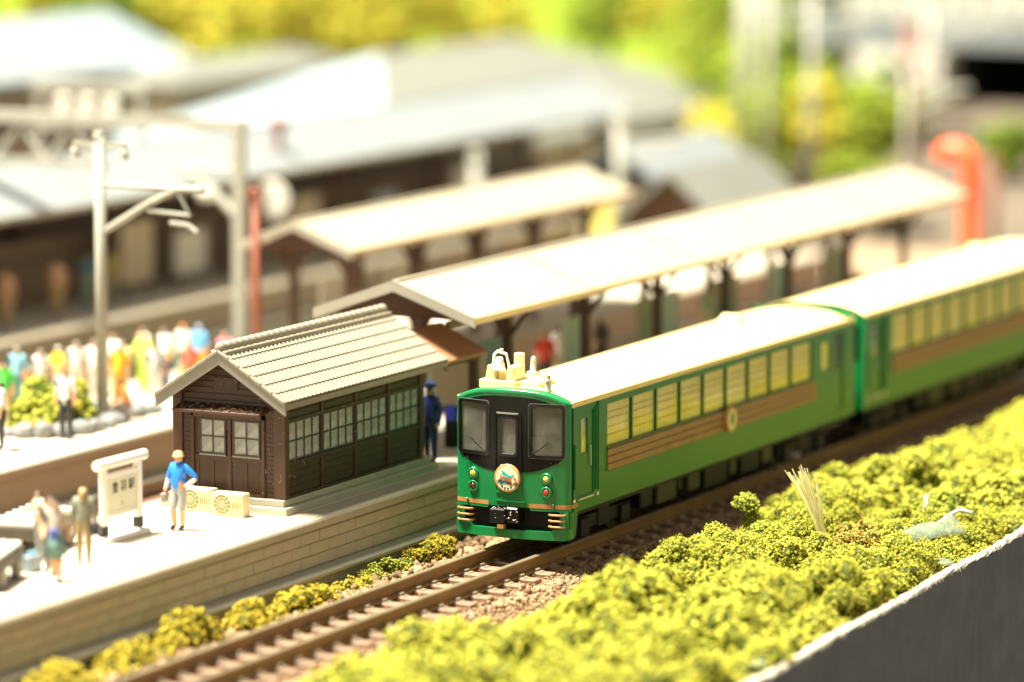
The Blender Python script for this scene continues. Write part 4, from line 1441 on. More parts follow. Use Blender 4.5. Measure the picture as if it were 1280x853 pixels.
# people waiting under the canopies
G = 'passengers under the platform canopies'
for (x, y, f, kd, lb, top, legs) in (
        (10.2, 6.3, 90, 'stand', 'passenger in pale blue under the near canopy front', (.45, .55, .62), GREY),
        (14.9, 6.5, 200, 'stand', 'passenger in red under the near canopy beside a post', RED, BLK),
        (16.0, 6.6, 30, 'stand', 'passenger in white under the near canopy, between posts', WHITE, KHK),
        (22.6, 4.0, 200, 'walk', 'passenger in orange under the near canopy beyond the front car', ORNG, BLK),
        (26.5, 4.2, 180, 'stand', 'passenger in lavender under the near canopy by the second car', (.55, .52, .80), WHITE),
        (31.2, 4.4, 160, 'stand', 'passenger in violet blue near the far end of the near canopy', (.30, .28, .60), GREY),
        (20.4, 15.0, 200, 'stand', 'passenger in yellow brown under the middle canopy', (.55, .38, .10), (.3, .15, .1)),
        (25.2, 15.3, 170, 'walk', 'passenger in dark red under the middle canopy', (.35, .05, .05), BLK),
        (22.9, 14.6, 10, 'stand', 'passenger in white under the middle canopy', WHITE, WHITE)):
    person((x, y, 1.105), f, kd, lb, top, legs, h=random.uniform(.95, 1.05), group=G)
for (x, y, f, kd, lb, top, legs) in (
        (8.9, 6.6, 120, 'stand', 'passenger in teal under the near canopy beside the shelter', (.05, .25, .25), BLK),
        (11.4, 5.9, 10, 'stand', 'passenger in brown coat in the near canopy second bay', (.16, .08, .04), BLK),
        (18.0, 6.4, 60, 'walk', 'passenger in dark grey walking in the near canopy third bay', (.10, .10, .10), BLK),
        (24.6, 6.2, 200, 'stand', 'passenger in pale green midway under the near canopy', (.30, .45, .25), KHK),
        (28.8, 5.9, 170, 'stand', 'passenger in maroon under the far half of the near canopy', (.25, .04, .06), BLK),
        (33.0, 5.6, 180, 'stand', 'passenger in cream close to the near canopy far end', (.65, .60, .45), GREY),
        (18.9, 14.2, 180, 'stand', 'passenger in orange brown at the middle canopy front', (.50, .24, .06), BLK),
        (27.3, 14.4, 40, 'stand', 'passenger in grey blue under the far half of the middle canopy', (.20, .28, .36), GREY)):
    person((x, y, 1.105), f, kd, lb, top, legs, h=random.uniform(.95, 1.05), group=G)
G = 'people at the far platform fence'
for (x, lb, top, legs) in ((24.3, 'blurred person in teal by the far brown fence', (.08, .25, .30), (.25, .35, .25)),
                           (25.5, 'blurred person in yellow green by the far brown fence', (.45, .42, .10), KHK),
                           (22.6, 'blurred person in peach by the far brown fence', (.75, .48, .30), TAN_),
                           (19.9, 'blurred person in salmon at the frame edge by the far fence', (.72, .42, .26), TAN_),
                           (47.0, 'blurred person in red under the far grey roof', RED, BLK), (36.5, 'blurred person in white under the far grey roof past the red pole', WHITE, GREY), (40.5, 'blurred person in olive under the far grey roof', (.30, .30, .10), KHK), (52.5, 'blurred person in pink under the far grey roof end', PINK, WHITE), (55.5, 'blurred person in sky blue under the far grey roof end', (.25, .5, .75), GREY)):
    person((x, 26.2, 1.105), 200, 'stand', lb, top, legs, h=1.02, group=G)


# =================================================================== CANOPIES
def canopy(label, x0, x1, ya, yb, ze, zr, posts, roofmat='canroof', name='platform_canopy', base=1.1, inset_y=.9):
    yc = (ya + yb) / 2
    t = thing(name, label, 'canopy', ((x0 + x1) / 2, yc, base))
    th = .09
    r1 = MB().prism([(ya, ze), (yc, zr), (yc, zr - th), (ya, ze - th)], 'x', x0, x1).build('roof_slope', roofmat, t)
    r2 = MB().prism([(yc, zr), (yb, ze), (yb, ze - th), (yc, zr - th)], 'x', x0, x1).build('roof_slope', roofmat, t)
    MB().cyl((x0 - .02, yc, zr + .0), (x1 + .02, yc, zr + .0), .06, n=8).build('ridge', roofmat, t)
    n = max(2, int((x1 - x0) / 6))
    for r_, y2 in ((r1, ya), (r2, yb)):
        for k in range(1, n):
            x = x0 + (x1 - x0) * k / n
            MB().prism([(y2, ze), (y2, ze + .03), (yc, zr + .03), (yc, zr)], 'x', x - .03, x + .03).build('roof_seam', roofmat, r_)
    for x in (x0 - .07, x1 + .0):
        MB().prism([(ya - .05, ze - .22), (yc, zr - .22), (yb + .05, ze - .22), (yb + .05, ze + .02), (yc, zr + .045), (ya - .05, ze + .02)], 'x', x, x + .07).build('gable_board', 'canfascia', t)
    for y in (ya, yb):
        MB().box(x0, x1, y - .05, y + .03, ze - .15, ze + .01).build('eave_board', 'eaveb' if roofmat == 'canroof' else 'coping', t)
    # end truss and inner gable
    MB().prism([(ya + .3, ze - .12), (yc, zr - .16), (yb - .3, ze - .12)], 'x', x0 + .35, x0 + .42).build('gable_infill', 'canbeam', t)
    for x in posts:
        f = MB()
        f.box(x - .09, x + .09, ya + .35, yb - .35, ze - .26, ze - .12)
        for y, s in ((ya + inset_y, 1), (yb - inset_y, -1)):
            f.tube([(x, y, ze - .95), (x, y - s * .55, ze - .2)], .06, 6)
            f.tube([(x, y, ze - .95), (x, y + s * .55, ze - .2)], .06, 6)
        fr = f.build('roof_truss', 'canbeam', t)
        for y in (ya + inset_y, yb - inset_y):
            MB().box(x - .10, x + .10, y - .10, y + .10, base, ze - .2).build('post', 'canbeam', t)
    MB().box(x0 + .4, x1 - .2, ya + inset_y - .06, ya + inset_y + .06, ze - .32, ze - .18).build('purlin', 'canbeam', t)
    MB().box(x0 + .4, x1 - .2, yb - inset_y - .06, yb - inset_y + .06, ze - .32, ze - .18).build('purlin', 'canbeam', t)
    return t


canopy('long cream canopy roof on brown posts behind the small station building', 4.45, 36.6, 3.22, 7.40, 4.50, 5.24, [8.0, 12.3, 16.6, 20.9, 25.2, 29.5, 33.8])
canopy('shorter cream canopy on the second platform, farther back', 15.7, 33.2, 12.6, 16.1, 4.45, 5.15, [17.2, 20.9, 24.6, 28.3, 32.0])
canopy('very long grey canopy roof over the far platform with dark space below', 6, 62, 25.6, 30.8, 4.40, 5.5, [12, 19, 26, 33, 40, 47, 54, 60], 'greyroof')


def porch():
    t = thing('ticket_shelter', 'small brown roofed shelter between station building and canopy', 'shelter', (5.2, 4.8, 1.1))
    MB().prism([(3.75, 3.50), (5.0, 4.12), (6.2, 3.5), (6.2, 3.42), (5.0, 4.04), (3.75, 3.42)], 'x', 4.2, 6.2).build('roof', 'porch', t)
    for (x, y) in ((5.95, 4.0), (5.95, 5.9), (4.4, 5.9)):
        MB().box(x - .09, x + .09, y - .09, y + .09, 1.1, 3.45).build('post', 'canbeam', t)
    MB().box(4.3, 6.1, 3.9, 4.0, 3.32, 3.43).build('beam', 'canbeam', t)
    MB().box(6.0, 6.1, 4.0, 5.9, 3.2, 3.42).build('beam', 'canbeam', t)
    MB().box(6.9, 7.0, 4.2, 5.6, 2.0, 3.4).build('back_panel', 'tanwall', t)


porch()
# small colourful stands behind the attendant
t = thing('vending_stand', 'red white and yellow stand behind the navy attendant', 'vending machine', (4.7, 4.75, 1.1))
MB().box(4.5, 5.0, 4.5, 5.1, 1.1, 2.75).build('casing', 'white', t, bevel=.03)
MB().box(4.49, 4.5, 4.55, 5.05, 1.9, 2.3).build('front_sign', paint(RED), t)
MB().box(4.485, 4.497, 4.55, 5.05, 2.35, 2.6).build('front_sign', paint(YEL), t)
MB().box(4.485, 4.497, 4.55, 5.05, 1.2, 1.55).build('front_sign', paint(ORNG), t)
t = thing('blue_lamp_box', 'small deep blue box by the shelter post behind the train', 'box', (6.3, 4.75, 1.1))
MB().box(6.2, 6.45, 4.65, 4.9, 1.1, 1.75).build('stand', 'chassis', t)
MB().box(6.19, 6.46, 4.64, 4.91, 1.75, 2.1).build('blue_front', paint((.03, .06, .85)), t, bevel=.02)
# benches and boards under the canopies
for k, (x, y, m, lb) in enumerate(((9.2, 5.3, 'greyroof2', 'pale blue grey board in the near canopy front bay'), (14.2, 5.3, 'paper', 'white board in the second bay of the near canopy'),
                                   (18.6, 5.3, 'tanwall', 'cream board in the third bay of the near canopy'), (19.9, 5.4, 'white', 'white board next to the cream one under the near canopy'),
                                   (23.6, 5.3, 'tanwall', 'tan kiosk panel midway under the near canopy'), (27.4, 5.3, 'paper', 'grey white panel under the far half of the near canopy'),
                                   (31.4, 5.3, 'tanwall', 'pale panel close to the far end of the near canopy'))):
    t = thing('notice_board', lb, 'notice board', (x, y, 1.1))
    MB().box(x - .75, x + .75, y - .05, y + .05, 1.75, 3.3).build('panel', m, t)
    for s in (-.7, .7):
        MB().box(x + s - .05, x + s + .05, y - .04, y + .04, 1.1, 1.76).build('leg', 'canbeam', t)
for (x, lb) in ((18.6, 'pale board in the first bay of the middle canopy'), (22.3, 'white board in the second bay of the middle canopy'), (26.1, 'cream board in the third bay of the middle canopy'),
                (29.8, 'tan board in the last bay of the middle canopy')):
    t = thing('notice_board', lb, 'notice board', (x, 14.7, 1.1))
    MB().box(x - .8, x + .8, 14.65, 14.75, 2.0, 3.3).build('panel', 'paper' if x < 24 else 'tanwall', t)
    for s in (-.7, .7):
        MB().box(x + s - .05, x + s + .05, 14.66, 14.74, 1.1, 2.0).build('leg', 'canbeam', t)
for (x, z1, m, lb) in ((15.5, 3.0, 'paper', 'pale blurred panel at the frame edge on the far platform'), (28.0, 3.4, 'tanwall', 'tan blurred panel behind the portal leg on the far platform'),
                       (31.2, 2.8, 'paper', 'white blurred panel close to the round disc sign'), (38.5, 3.2, 'tanwall', 'tan blurred panel right of the round disc sign'),
                       (44.0, 2.8, 'greyroof2', 'grey blue blurred panel under the middle of the long grey roof'), (50.0, 3.2, 'paper', 'pale blurred panel near the far end of the long grey roof')):
    t = thing('display_panel', lb, 'panel', (x, 26.8, 1.1))
    MB().box(x - .9, x + .9, 26.75, 26.85, 1.5, z1).build('panel', m, t)
    for q in (-.8, .8):
        MB().box(x + q - .05, x + q + .05, 26.76, 26.84, 1.1, 1.5).build('leg', 'canbeam', t)
# round white clock like disc on the far platform
t = thing('round_sign', 'round cream disc sign on a pole by the far platform', 'sign', (33.6, 25.2, 1.1))
MB().cyl((33.6, 25.2, 1.1), (33.6, 25.2, 3.2), .06).build('pole', 'mast', t)
MB().lathe([(.55, -.05), (.6, 0), (.55, .05)], (33.6, 25.2, 3.6), 'x', 24).build('disc', 'paper', t)


# ------------------------------------------------------------------ baggage carts
def cart(label, x, y, rot, loadh, slats):
    t = thing('baggage_cart', label, 'cart', (x, y, 1.1), 'baggage carts')
    t.rotation_euler = (0, 0, math.radians(rot))
    MB().box(-1.0, 1.0, -.55, .55, .35, .62).build('bed', 'cart', t, bevel=.03, local=True)
    for sx in (-.62, .62):
        for sy in (-.5, .5):
            w_ = MB().lathe([(.05, -.06), (.27, -.06), (.30, -.03), (.30, .03), (.27, .06), (.05, .06)], (sx, sy, .30), 'y', 18).build('wheel', 'cart', t, local=True)
            MB().lathe([(.02, -.08), (.10, -.08), (.10, .08), (.02, .08)], (sx, sy, .30), 'y', 10).build('hub', 'coping', w_, local=True)
    MB().tube([(1.0, 0, .45), (1.35, 0, .60), (1.5, 0, .62)], .035, 6).build('tow_bar', 'steel', t, local=True)
    MB().box(-.98, .98, -.53, .53, .62, .62 + loadh).build('load', 'paper', t, bevel=.05, local=True)
    for k in range(slats):
        x_ = -.9 + 1.8 * k / max(1, slats - 1)
        MB().box(x_ - .05, x_ + .05, -.55, .55, .62 + loadh, .65 + loadh).build('load_slat', 'white', t, local=True)


cart('dark brown wheeled baggage cart with white load at the platform edge', -13.2, 5.15, 18, .10, 0)
cart('farther baggage cart with white slatted load', -9.5, 6.35, 10, .12, 6)
t = thing('suitcase', 'small pale blue case standing beside the cart wheel', 'suitcase', (-11.65, 5.0, 1.1))
MB().box(-11.85, -11.45, 4.9, 5.15, 1.105, 1.45).build('case', 'greyroof2', t, bevel=.04)
MB().box(-11.8, -11.5, 4.99, 5.06, 1.45, 1.52).build('handle', paint(LBLUE), t)


# =================================================================== CLUMP FOLIAGE
def bush_blobs(c, rx, ry, h, n, r0, r1):
    out = []
    for k in range(n):
        a = random.uniform(0, 6.283)
        q = math.sqrt(random.random())
        x, y = q * math.cos(a), q * math.sin(a)
        top = h * math.sqrt(max(.05, 1 - q * q))
        z = random.uniform(.25, 1.0) * top
        out.append(((c[0] + x * rx, c[1] + y * ry, c[2] + z), random.uniform(r0, r1)))
    return out


def foliage(name, blobs, g, m, parent=None, dens=1.0, kind=None, sub='foliage'):
    P = blob_points(blobs, g, dens)
    off = np.array(absloc(parent)) if parent is not None else np.zeros(3)
    V, T = grains(P - off, g)
    o = link(name, fast_mesh(name, V, T, m), parent)
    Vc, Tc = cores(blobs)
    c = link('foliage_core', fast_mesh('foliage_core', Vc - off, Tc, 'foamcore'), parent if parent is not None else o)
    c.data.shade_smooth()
    return o


def bush(label, c, rx, ry, h, n, r0, r1, g=.04, m='foam', group=None, dens=1.0):
    t = thing('bush', label, 'bush', (c[0], c[1], -.5), group)
    foliage('foliage', bush_blobs(c, rx, ry, h, n, r0, r1), g, m, t, dens)
    return t


# along the foot of the platform
G = 'small bushes at the foot of the platform'
bush('ochre green bush between platform foot and the train front', (.4, 2.25, -.48), 1.0, .34, .50, 44, .09, .19, .028, 'foamo', G)
bush('low green bush left of the train, beside the ledge', (-1.7, 2.25, -.50), 1.05, .30, .34, 34, .09, .18, .028, 'foamg', G)
bush('thin yellow tuft of foliage past the low green bush', (-3.6, 2.15, -.5), .9, .24, .26, 22, .08, .17, .03, 'foamo', G)
bush('spreading ochre bush midway along the platform foot', (-6.0, 2.0, -.5), 1.25, .36, .44, 36, .12, .22, .035, 'foamo', G)
bush('rounded ochre bush next to the tall clump at the platform foot', (-8.3, 1.95, -.5), .85, .34, .48, 20, .15, .25, .04, 'foamo', G)
bush('tallest ochre clump at the platform foot, left of the track', (-10.4, 2.15, -.5), .9, .42, .75, 26, .16, .28, .045, 'foamo', G)
bush('ochre bush at the platform foot near the lower frame edge', (-12.7, 2.05, -.5), 1.1, .40, .55, 22, .16, .28, .05, 'foamo', G)
bush('blurred ochre bush in the lower corner of the frame', (-15.3, 2.05, -.5), 1.3, .42, .5, 22, .16, .28, .06, 'foamo', G)


def edge_y(x):
    return -9.62 + 0.0575 * (x + 2.0)


def inner_y(x):
    return float(np.interp(x, [-16, -11, -7, -3.5, -1, 3, 7, 12, 20, 45], [-3.5, -3.3, -4.4, -4.5, -3.9, -3.5, -3.1, -2.6, -2.9, -2.9]))


def strip():
    blobs = []
    for k in range(400):
        x = random.uniform(-17, 40)
        a, b_ = edge_y(x) + .30, inner_y(x)
        q = random.random()
        y = a + (b_ - a) * q
        edge = min(q, 1 - q)
        tall = random.random() < .22 and not (2.0 < x < 9.0 and -9.5 < y < -4.6)
        big = (random.uniform(.95, 1.25) if tall and x < 12 else random.uniform(.40, .85)) * (.55 + min(1, edge * 5) * .45)
        zc = -.42 + random.uniform(0, .10)
        for i in range(int(6 + big * (14 if tall else 7))):
            d = Vector((random.gauss(0, 1), random.gauss(0, 1), abs(random.gauss(0, .8)))).normalized()
            rr = random.uniform(.15, .34) * (1 if x > -6 else 1.2)
            y2 = y + d.y * big * .8
            if y2 < edge_y(x) + .22:
                continue
            blobs.append(((x + d.x * big, y2, zc + d.z * big * .85), rr))
    for k in range(420):
        x = random.uniform(-17, 40)
        a, b_ = edge_y(x) + .30, inner_y(x)
        blobs.append(((x, random.uniform(a, b_ - .1), -.42 + random.uniform(0, .12)), random.uniform(.2, .42)))
    near = [b for b in blobs if -4.5 < b[0][0] < 9.5]
    rest = [b for b in blobs if not (-4.5 < b[0][0] < 9.5)]
    P1 = blob_points(near, .025, .9)
    P2 = blob_points(rest, .055, .85)
    V1, T1 = grains(P1, .025)
    V2, T2 = grains(P2, .055)
    o = link('foliage_cover', fast_mesh('foliage_cover', np.concatenate([V1, V2]), np.concatenate([T1, T2 + len(V1)]), 'foam'))
    tag(o, 'yellow green clump foliage covering the ground between track and board', 'foliage', kind='stuff')
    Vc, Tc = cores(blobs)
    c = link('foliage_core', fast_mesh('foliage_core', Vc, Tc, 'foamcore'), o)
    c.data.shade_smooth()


strip()
G = 'bushes standing out of the foliage cover'
bush('rounded bush between the foreground mound and the board', (-2.6, -6.9, -.4), 1.1, .9, .95, 50, .2, .36, .04, 'foam', G)
bush('rounded bush in the middle of the foliage, before the straw tuft', (1.3, -5.9, -.4), 1.0, .8, .85, 44, .18, .32, .03, 'foam', G)
bush('green bush joined to the knob topped sprig', (4.3, -4.3, -.42), 1.0, .6, .62, 34, .14, .26, .032, 'foamg', G)
bush('blurred yellow green bush at the lower edge nearest the camera', (-11.3, -4.0, -.4), 1.2, 1.1, 1.05, 46, .22, .42, .06, 'foam', G)
bush('large blurred yellow green mound in the foreground, right of the track', (-6.2, -5.5, -.4), 1.6, 1.1, 1.35, 70, .24, .44, .055, 'foam', G)
bush('dark hollowed green bush at the inner edge of the foreground mound', (-5.0, -6.9, -.4), 1.2, .9, .7, 34, .2, .36, .05, 'foamg', G)
bush('bright bush with rounded top at the inner edge, beside the bare earth', (-.4, -4.0, -.45), .62, .55, .78, 30, .14, .26, .034, 'foamg', G)
t = thing('bush', 'slender knob topped sprig rising against the train underside', 'bush', (4.6, -3.75, -.5), G)
foliage('foliage', [((4.6 + random.uniform(-.06, .06), -3.75 + random.uniform(-.06, .06), -.2 + .11 * k), .15) for k in range(6)] +
        [((4.62 + random.uniform(-.16, .16), -3.72 + random.uniform(-.16, .16), .62 + random.uniform(-.08, .1)), random.uniform(.13, .2)) for k in range(8)] +
        bush_blobs((4.2, -3.9, -.4), .7, .5, .4, 14, .12, .2), .034, 'foamg', t)
bush('dry brownish clump beside the straw tuft', (4.15, -6.55, -.35), .75, .45, .68, 26, .13, .24, .034, 'foamb', G)
bush('small ochre clump between the straw tuft and the brown clump', (5.6, -5.9, -.35), .5, .4, .55, 16, .12, .2, .034, 'foamb', G)
bush('dense dark green bush behind the pale film', (8.6, -6.9, -.35), 1.0, .8, .80, 36, .16, .3, .042, 'foamg', G)
bush('rounded yellow green bush near the board, past the film', (11.5, -7.5, -.35), 1.1, .8, .75, 34, .18, .32, .05, 'foamg', G)
bush('broad blurred bush beside the second car', (14.5, -4.2, -.35), 2.0, 1.1, .70, 46, .2, .36, .06, 'foam', G)
bush('blurred bush farthest along, at the frame edge', (22.5, -4.4, -.35), 2.8, 1.1, .80, 56, .22, .4, .07, 'foam', G)
bush('olive bush growing over the board edge beneath the film', (4.2, -8.4, -.35), .9, .5, .45, 22, .12, .22, .036, 'foamg', G)


def straw():
    c = Vector((3.9, -5.75, .20))
    t = thing('straw_tuft', 'leaning tuft of pale straw fibres rising from the green foliage', 'straw tuft', c)
    for k in range(46):
        bx_ = c + Vector((random.gauss(0, .06), random.gauss(0, .05), 0))
        d = Vector((random.gauss(-.10, .10), .42 + random.gauss(0, .13), 1.3 + random.uniform(-.25, .12)))
        MB().tube([bx_, bx_ + d * .5 + Vector((0, -.03, .02)), bx_ + d * 1.12], [.020, .019, .011], 5).build('straw', 'straw', t)


straw()


def film_piece():
    t = thing('plastic_film', 'torn translucent pale film with curled white rim among the foliage', 'plastic film', (5.0, -8.0, -.2))
    V, F = [], []
    n, m_ = 16, 8
    for i in range(n + 1):
        for j in range(m_ + 1):
            p, q = i / n, j / m_
            w_ = .12 + .9 * math.sin(math.pi * min(1, p * .92 + .08)) ** .7
            V.append((3.9 + 2.6 * p, -7.5 - 1.0 * q * w_ - .25 * p, .32 + .10 * math.sin(p * 6) + .12 * math.sin(q * 3) - .25 * (q - .3) ** 2 + .10 * p))
    for i in range(n):
        for j in range(m_):
            a = i * (m_ + 1) + j
            F.append((a, a + m_ + 1, a + m_ + 2, a + 1))
    o = MB().add(V, F).build('film_sheet', 'film', t, smooth=True)
    so = o.modifiers.new('Solidify', 'SOLIDIFY')
    so.thickness = .02
    pts = [V[i * (m_ + 1)] for i in range(9, n + 1)] + [(6.62, -8.0, .52), (6.60, -8.3, .46)]
    MB().tube([(a, b, c + .02) for a, b, c in pts], [.02 + .035 * (k / len(pts)) for k in range(len(pts))], 6).build('curled_rim', 'glue', t, smooth=True)
    for k, (x, y, z) in enumerate(((7.2, -6.9, .46),)):
        MB().tube([(x, y, z - .1), (x + .08, y - .05, z + .05), (x + .2, y + .05, z + .16), (x + .34, y - .02, z + .20)], [.05, .03, .045, .02], 6).build('glue_strand', 'glue', t, smooth=True)
    for k, (x, y) in enumerate(((3.0, -8.95), (8.6, -8.6), (-8.6, -9.6))):
        MB().lathe([(.3, -.06), (.26, .0), (.1, .05), (.01, .06)], (x, y, .05), 'z', 9).build('dried_glue', 'film', t, smooth=True)


film_piece()


# ------------------------------------------------------------------ board at the layout edge
def layout_board():
    t = thing('layout_board', 'grey fascia board with torn pale top edge along the layout', 'board', (-2, -9.8, -6))
    n = 260
    V, F = [], []
    xs = np.linspace(-24, 48, n + 1)
    top = []
    for x in xs:
        y = edge_y(x)
        j1, j2 = RNG.normal(0, .012), RNG.normal(0, .022)
        zt = .03 + .03 * math.sin(x * .9) + RNG.normal(0, .012)
        top.append((x, y, j1, j2, zt))
        V += [(x, y - .20, -9), (x, y - .20 + j1 * .2, zt - .05 + j2), (x, y - .17 + j1, zt), (x, y - .02 + j2, zt + .012), (x, y + .03, zt - .1), (x, y + .03, -9)]
    k6 = 6
    body, cap = [], []
    for i in range(n):
        for j in range(5):
            a = i * k6 + j
            (cap if j in (1, 2, 3) else body).append((a, a + k6, a + k6 + 1, a + 1))
    b = MB().add(V, body).build('board_face', 'board', t)
    MB().add(V, cap).build('board_top_edge', 'boardtop', t)
    # torn flecks of paper on the rim
    fl = MB()
    for k in range(150):
        x = random.uniform(-14, 12)
        y = edge_y(x) - random.uniform(.12, .21)
        q = random.uniform(.02, .07)
        fl.add([(x, y, .03), (x + q, y - .02, .05), (x + q * .6, y - .05, -.02 - q * .6), (x - q * .5, y + .01, .0), (x + q * .3, y + .04, .06)], [(0, 1, 2), (0, 2, 3), (0, 4, 1), (0, 3, 4)])
    o = fl.build('torn_paper_flecks', 'boardtop', t)
    o['kind'] = 'stuff'


layout_board()


# =================================================================== ROCK GARDEN, MASTS
def rock(c, q, label, group):
    bm = bmesh.new()
    bmesh.ops.create_icosphere(bm, subdivisions=2, radius=q)
    sx, sy, sz = random.uniform(.9, 1.3), random.uniform(.8, 1.1), random.uniform(.6, .9)
    for vv in bm.verts:
        k = 1 + .18 * math.sin(vv.co.x * 9 / q * .3 + c[0] * 7) * math.sin(vv.co.y * 8 / q * .3 + c[1] * 5) + random.uniform(-.05, .05)
        vv.co = Vector((vv.co.x * sx, vv.co.y * sy, vv.co.z * sz)) * k
    me = bpy.data.meshes.new('rock')
    bm.to_mesh(me)
    bm.free()
    me.materials.append(MT['rock'])
    tag(link('rock', me, None, (c[0], c[1], c[2] + q * sz * .6)), label, 'rock', group)


for k in range(11):
    a = math.pi * (.95 + 1.05 * k / 10)
    rock((4.75 + 1.75 * math.cos(a), 14.9 + 1.25 * math.sin(a), 1.1), random.uniform(.20, .32), 'grey rock in the ring round the platform garden bush', 'rocks round the garden bush')
for k in range(5):
    rock((7.0 + .3 * k, 14.0 + .1 * math.sin(k * 2), 1.1), random.uniform(.18, .28), 'grey rock in the row just past the catenary mast', 'rocks past the mast')
bush('round garden bush ringed by grey rocks on the second platform', (4.75, 14.95, 1.12), 1.25, .9, 1.0, 34, .2, .36, .07, 'foamg')
for (x, y, z, lb) in ((4.2, 14.2, 1.9, 'orange yellow flower clump in the middle of the garden bush'), (3.2, 14.3, 1.45, 'orange yellow flower clump at the low end of the garden'),
                      (5.3, 14.6, 2.1, 'orange yellow flower clump on top of the garden bush')):
    t = thing('flower_clump', lb, 'flowers', (x, y, 1.2), 'yellow flower clumps in the garden')
    foliage('foliage', bush_blobs((x, y, z - .2), .22, .18, .3, 6, .1, .16), .05, 'tree_y', t)


def mast_arm():
    x, y = 5.94, 14.28
    t = thing('catenary_mast', 'pale grey single catenary mast with bracket arm beside the rock garden', 'catenary mast', (x, y, 1.1))
    MB().cyl((x, y, 1.1), (x, y, 8.2), .155, .135, 14).build('pole', 'mast', t, smooth=True)
    MB().box(x - .3, x + .3, y - .3, y + .3, 1.1, 1.22).build('base', 'coping', t)
    c = MB().box(x - .06, x + .06, y - .75, y + .75, 7.92, 8.04).build('cross_bar', 'mast', t)
    for s in (-.7, .7):
        MB().lathe([(.08, 0), (.14, .05), (.09, .12), (.14, .18), (.08, .28)], (x, y + s, 7.62), 'z', 12).build('insulator', 'mast', c)
    MB().cyl((x, y, 8.15), (x, y, 8.32), .17, .12, 12).build('cap', 'mast', t)
    MB().cyl((x, y, 7.0), (x, y - 2.95, 6.98), .07).build('bracket_arm', 'mast', t)
    MB().tube([(x, y - .1, 5.85), (x, y - 1.3, 6.55), (x, y - 2.2, 6.98), (x, y - 2.95, 7.0)], .085, 8).build('brace', 'mast', t)
    b = MB().tube([(x, y - 1.35, 6.42), (x, y - 2.55, 6.36), (x, y - 2.2, 6.95)], .055, 8).build('registration_arm', 'mast', t)
    MB().tube([(x, y - 2.0, 6.15), (x, y - 2.5, 6.12), (x, y - 2.75, 5.95)], .06, 8).build('steady_arm', 'mast', b)
    return t


mast_arm()


def portal():
    x, y0, y1 = 20.6, 18.85, 34.0
    t = thing('catenary_portal', 'pale grey lattice catenary portal spanning the rear tracks', 'catenary portal', (x, y0, -.5))
    for y in (y0, y1):
        MB().box(x - .16, x + .16, y - .15, y + .15, -.5, 7.2).build('leg', 'mast', t)
    MB().box(x - .17, x + .17, y0 - .2, y1 + .2, 7.0, 7.32).build('top_chord', 'mast', t)
    MB().box(x - .15, x + .15, y0 + 4.4, y1 + .1, 5.75, 5.98).build('bottom_chord', 'mast', t)
    for k in range(6):
        ya = y0 + 4.6 + k * 1.75
        MB().tube([(x, ya, 5.9), (x, ya + .9, 6.95)], .10, 6).build('diagonal', 'mast', t)
        MB().tube([(x, ya + .9, 6.95), (x, ya + 1.7, 5.9)], .10, 6).build('diagonal', 'mast', t)
    MB().tube([(x, y0 + .1, 4.6), (x, y0 + 1.2, 5.6), (x, y0 + 1.9, 5.9)], .14, 6).build('knee_brace', 'mast', t)
    MB().cyl((x, y0 + 1.9, 5.9), (x, y0 + .1, 5.92), .09).build('bracket_arm', 'mast', t)
    MB().lathe([(.28, 0), (.34, .2), (.28, .4)], (x, y0 + 1.0, 5.0), 'z', 12).build('loudspeaker', 'paper', t)


portal()


def far_mast(x, y, h, m, lb, r0=.16, arm=True):
    t = thing('pole_mast', lb, 'pole', (x, y, -.5), 'poles standing among the rear tracks')
    MB().cyl((x, y, -.5), (x, y, h), r0, r0 * .85, 12).build('pole', m, t, smooth=True)
    if arm:
        MB().tube([(x, y, h * .82), (x, y - 2.4, h * .85)], .07, 6).build('arm', m, t)
        MB().tube([(x, y, h * .68), (x, y - 2.2, h * .84)], .06, 6).build('brace', m, t)
    MB().box(x - .35, x + .35, y - .08, y + .08, h - .2, h - .05).build('cross_bar', m, t)


far_mast(14.9, 15.05, 6.1, 'redpole', 'dark red pole standing at the front of the middle canopy', .13, False)
far_mast(44.5, 23.6, 4.4, 'mast', 'pale pole rising before the long grey roof', .22, False)
far_mast(47.0, 19.5, 5.6, 'mast', 'pale catenary pole past the end of the middle canopy', .2)
far_mast(70.0, 24.0, 9.5, 'mast', 'pale pole in front of the green hillside', .17)
far_mast(76.0, 27.5, 9.5, 'mast', 'second pale pole in front of the green hillside', .17, False)
far_mast(82.0, 22.0, 7.6, 'mast', 'grey pole beside the rusty one at the embankment', .2)
far_mast(60.0, 11.0, 3.4, 'redpole', 'short rusty post standing past the hooked post', .16, False)
far_mast(72.0, 26.0, 10.0, 'mast', 'thin pale pole among the trees at the back', .13, False)
far_mast(84.0, 30.5, 10.5, 'mast', 'thin pale pole left of the white windowed block', .14)
far_mast(63.0, 15.5, 6.5, 'mast', 'thin pale pole just behind the hooked post', .12)
far_mast(66.0, 20.5, 9.2, 'mast', 'pale pole close to the far end of the near canopy', .16)
far_mast(74.0, 19.7, 7.2, 'redpole', 'rusty brown pole in front of the white windowed block', .24, False)

t = thing('hooked_post', 'orange red post with curved hooked top past the canopy end', 'post', (45, 6.25, -.5))
pts = [(45, 6.25, -.5), (45, 6.25, 2.0), (45, 6.25, 4.3)]
for k in range(1, 8):
    a = math.pi * .88 * k / 7
    pts.append((45, 6.25 + .55 * (1 - math.cos(a)), 4.45 + .52 * math.sin(a)))
MB().tube(pts, [.34, .34, .36] + [.38] * 5 + [.34, .26], 14).build('curved_tube', 'red', t, smooth=True)
MB().lathe([(.5, -.5), (.48, -.3), (.36, -.25)], (45, 6.25, 0), 'z', 16).build('foot', 'red', t)

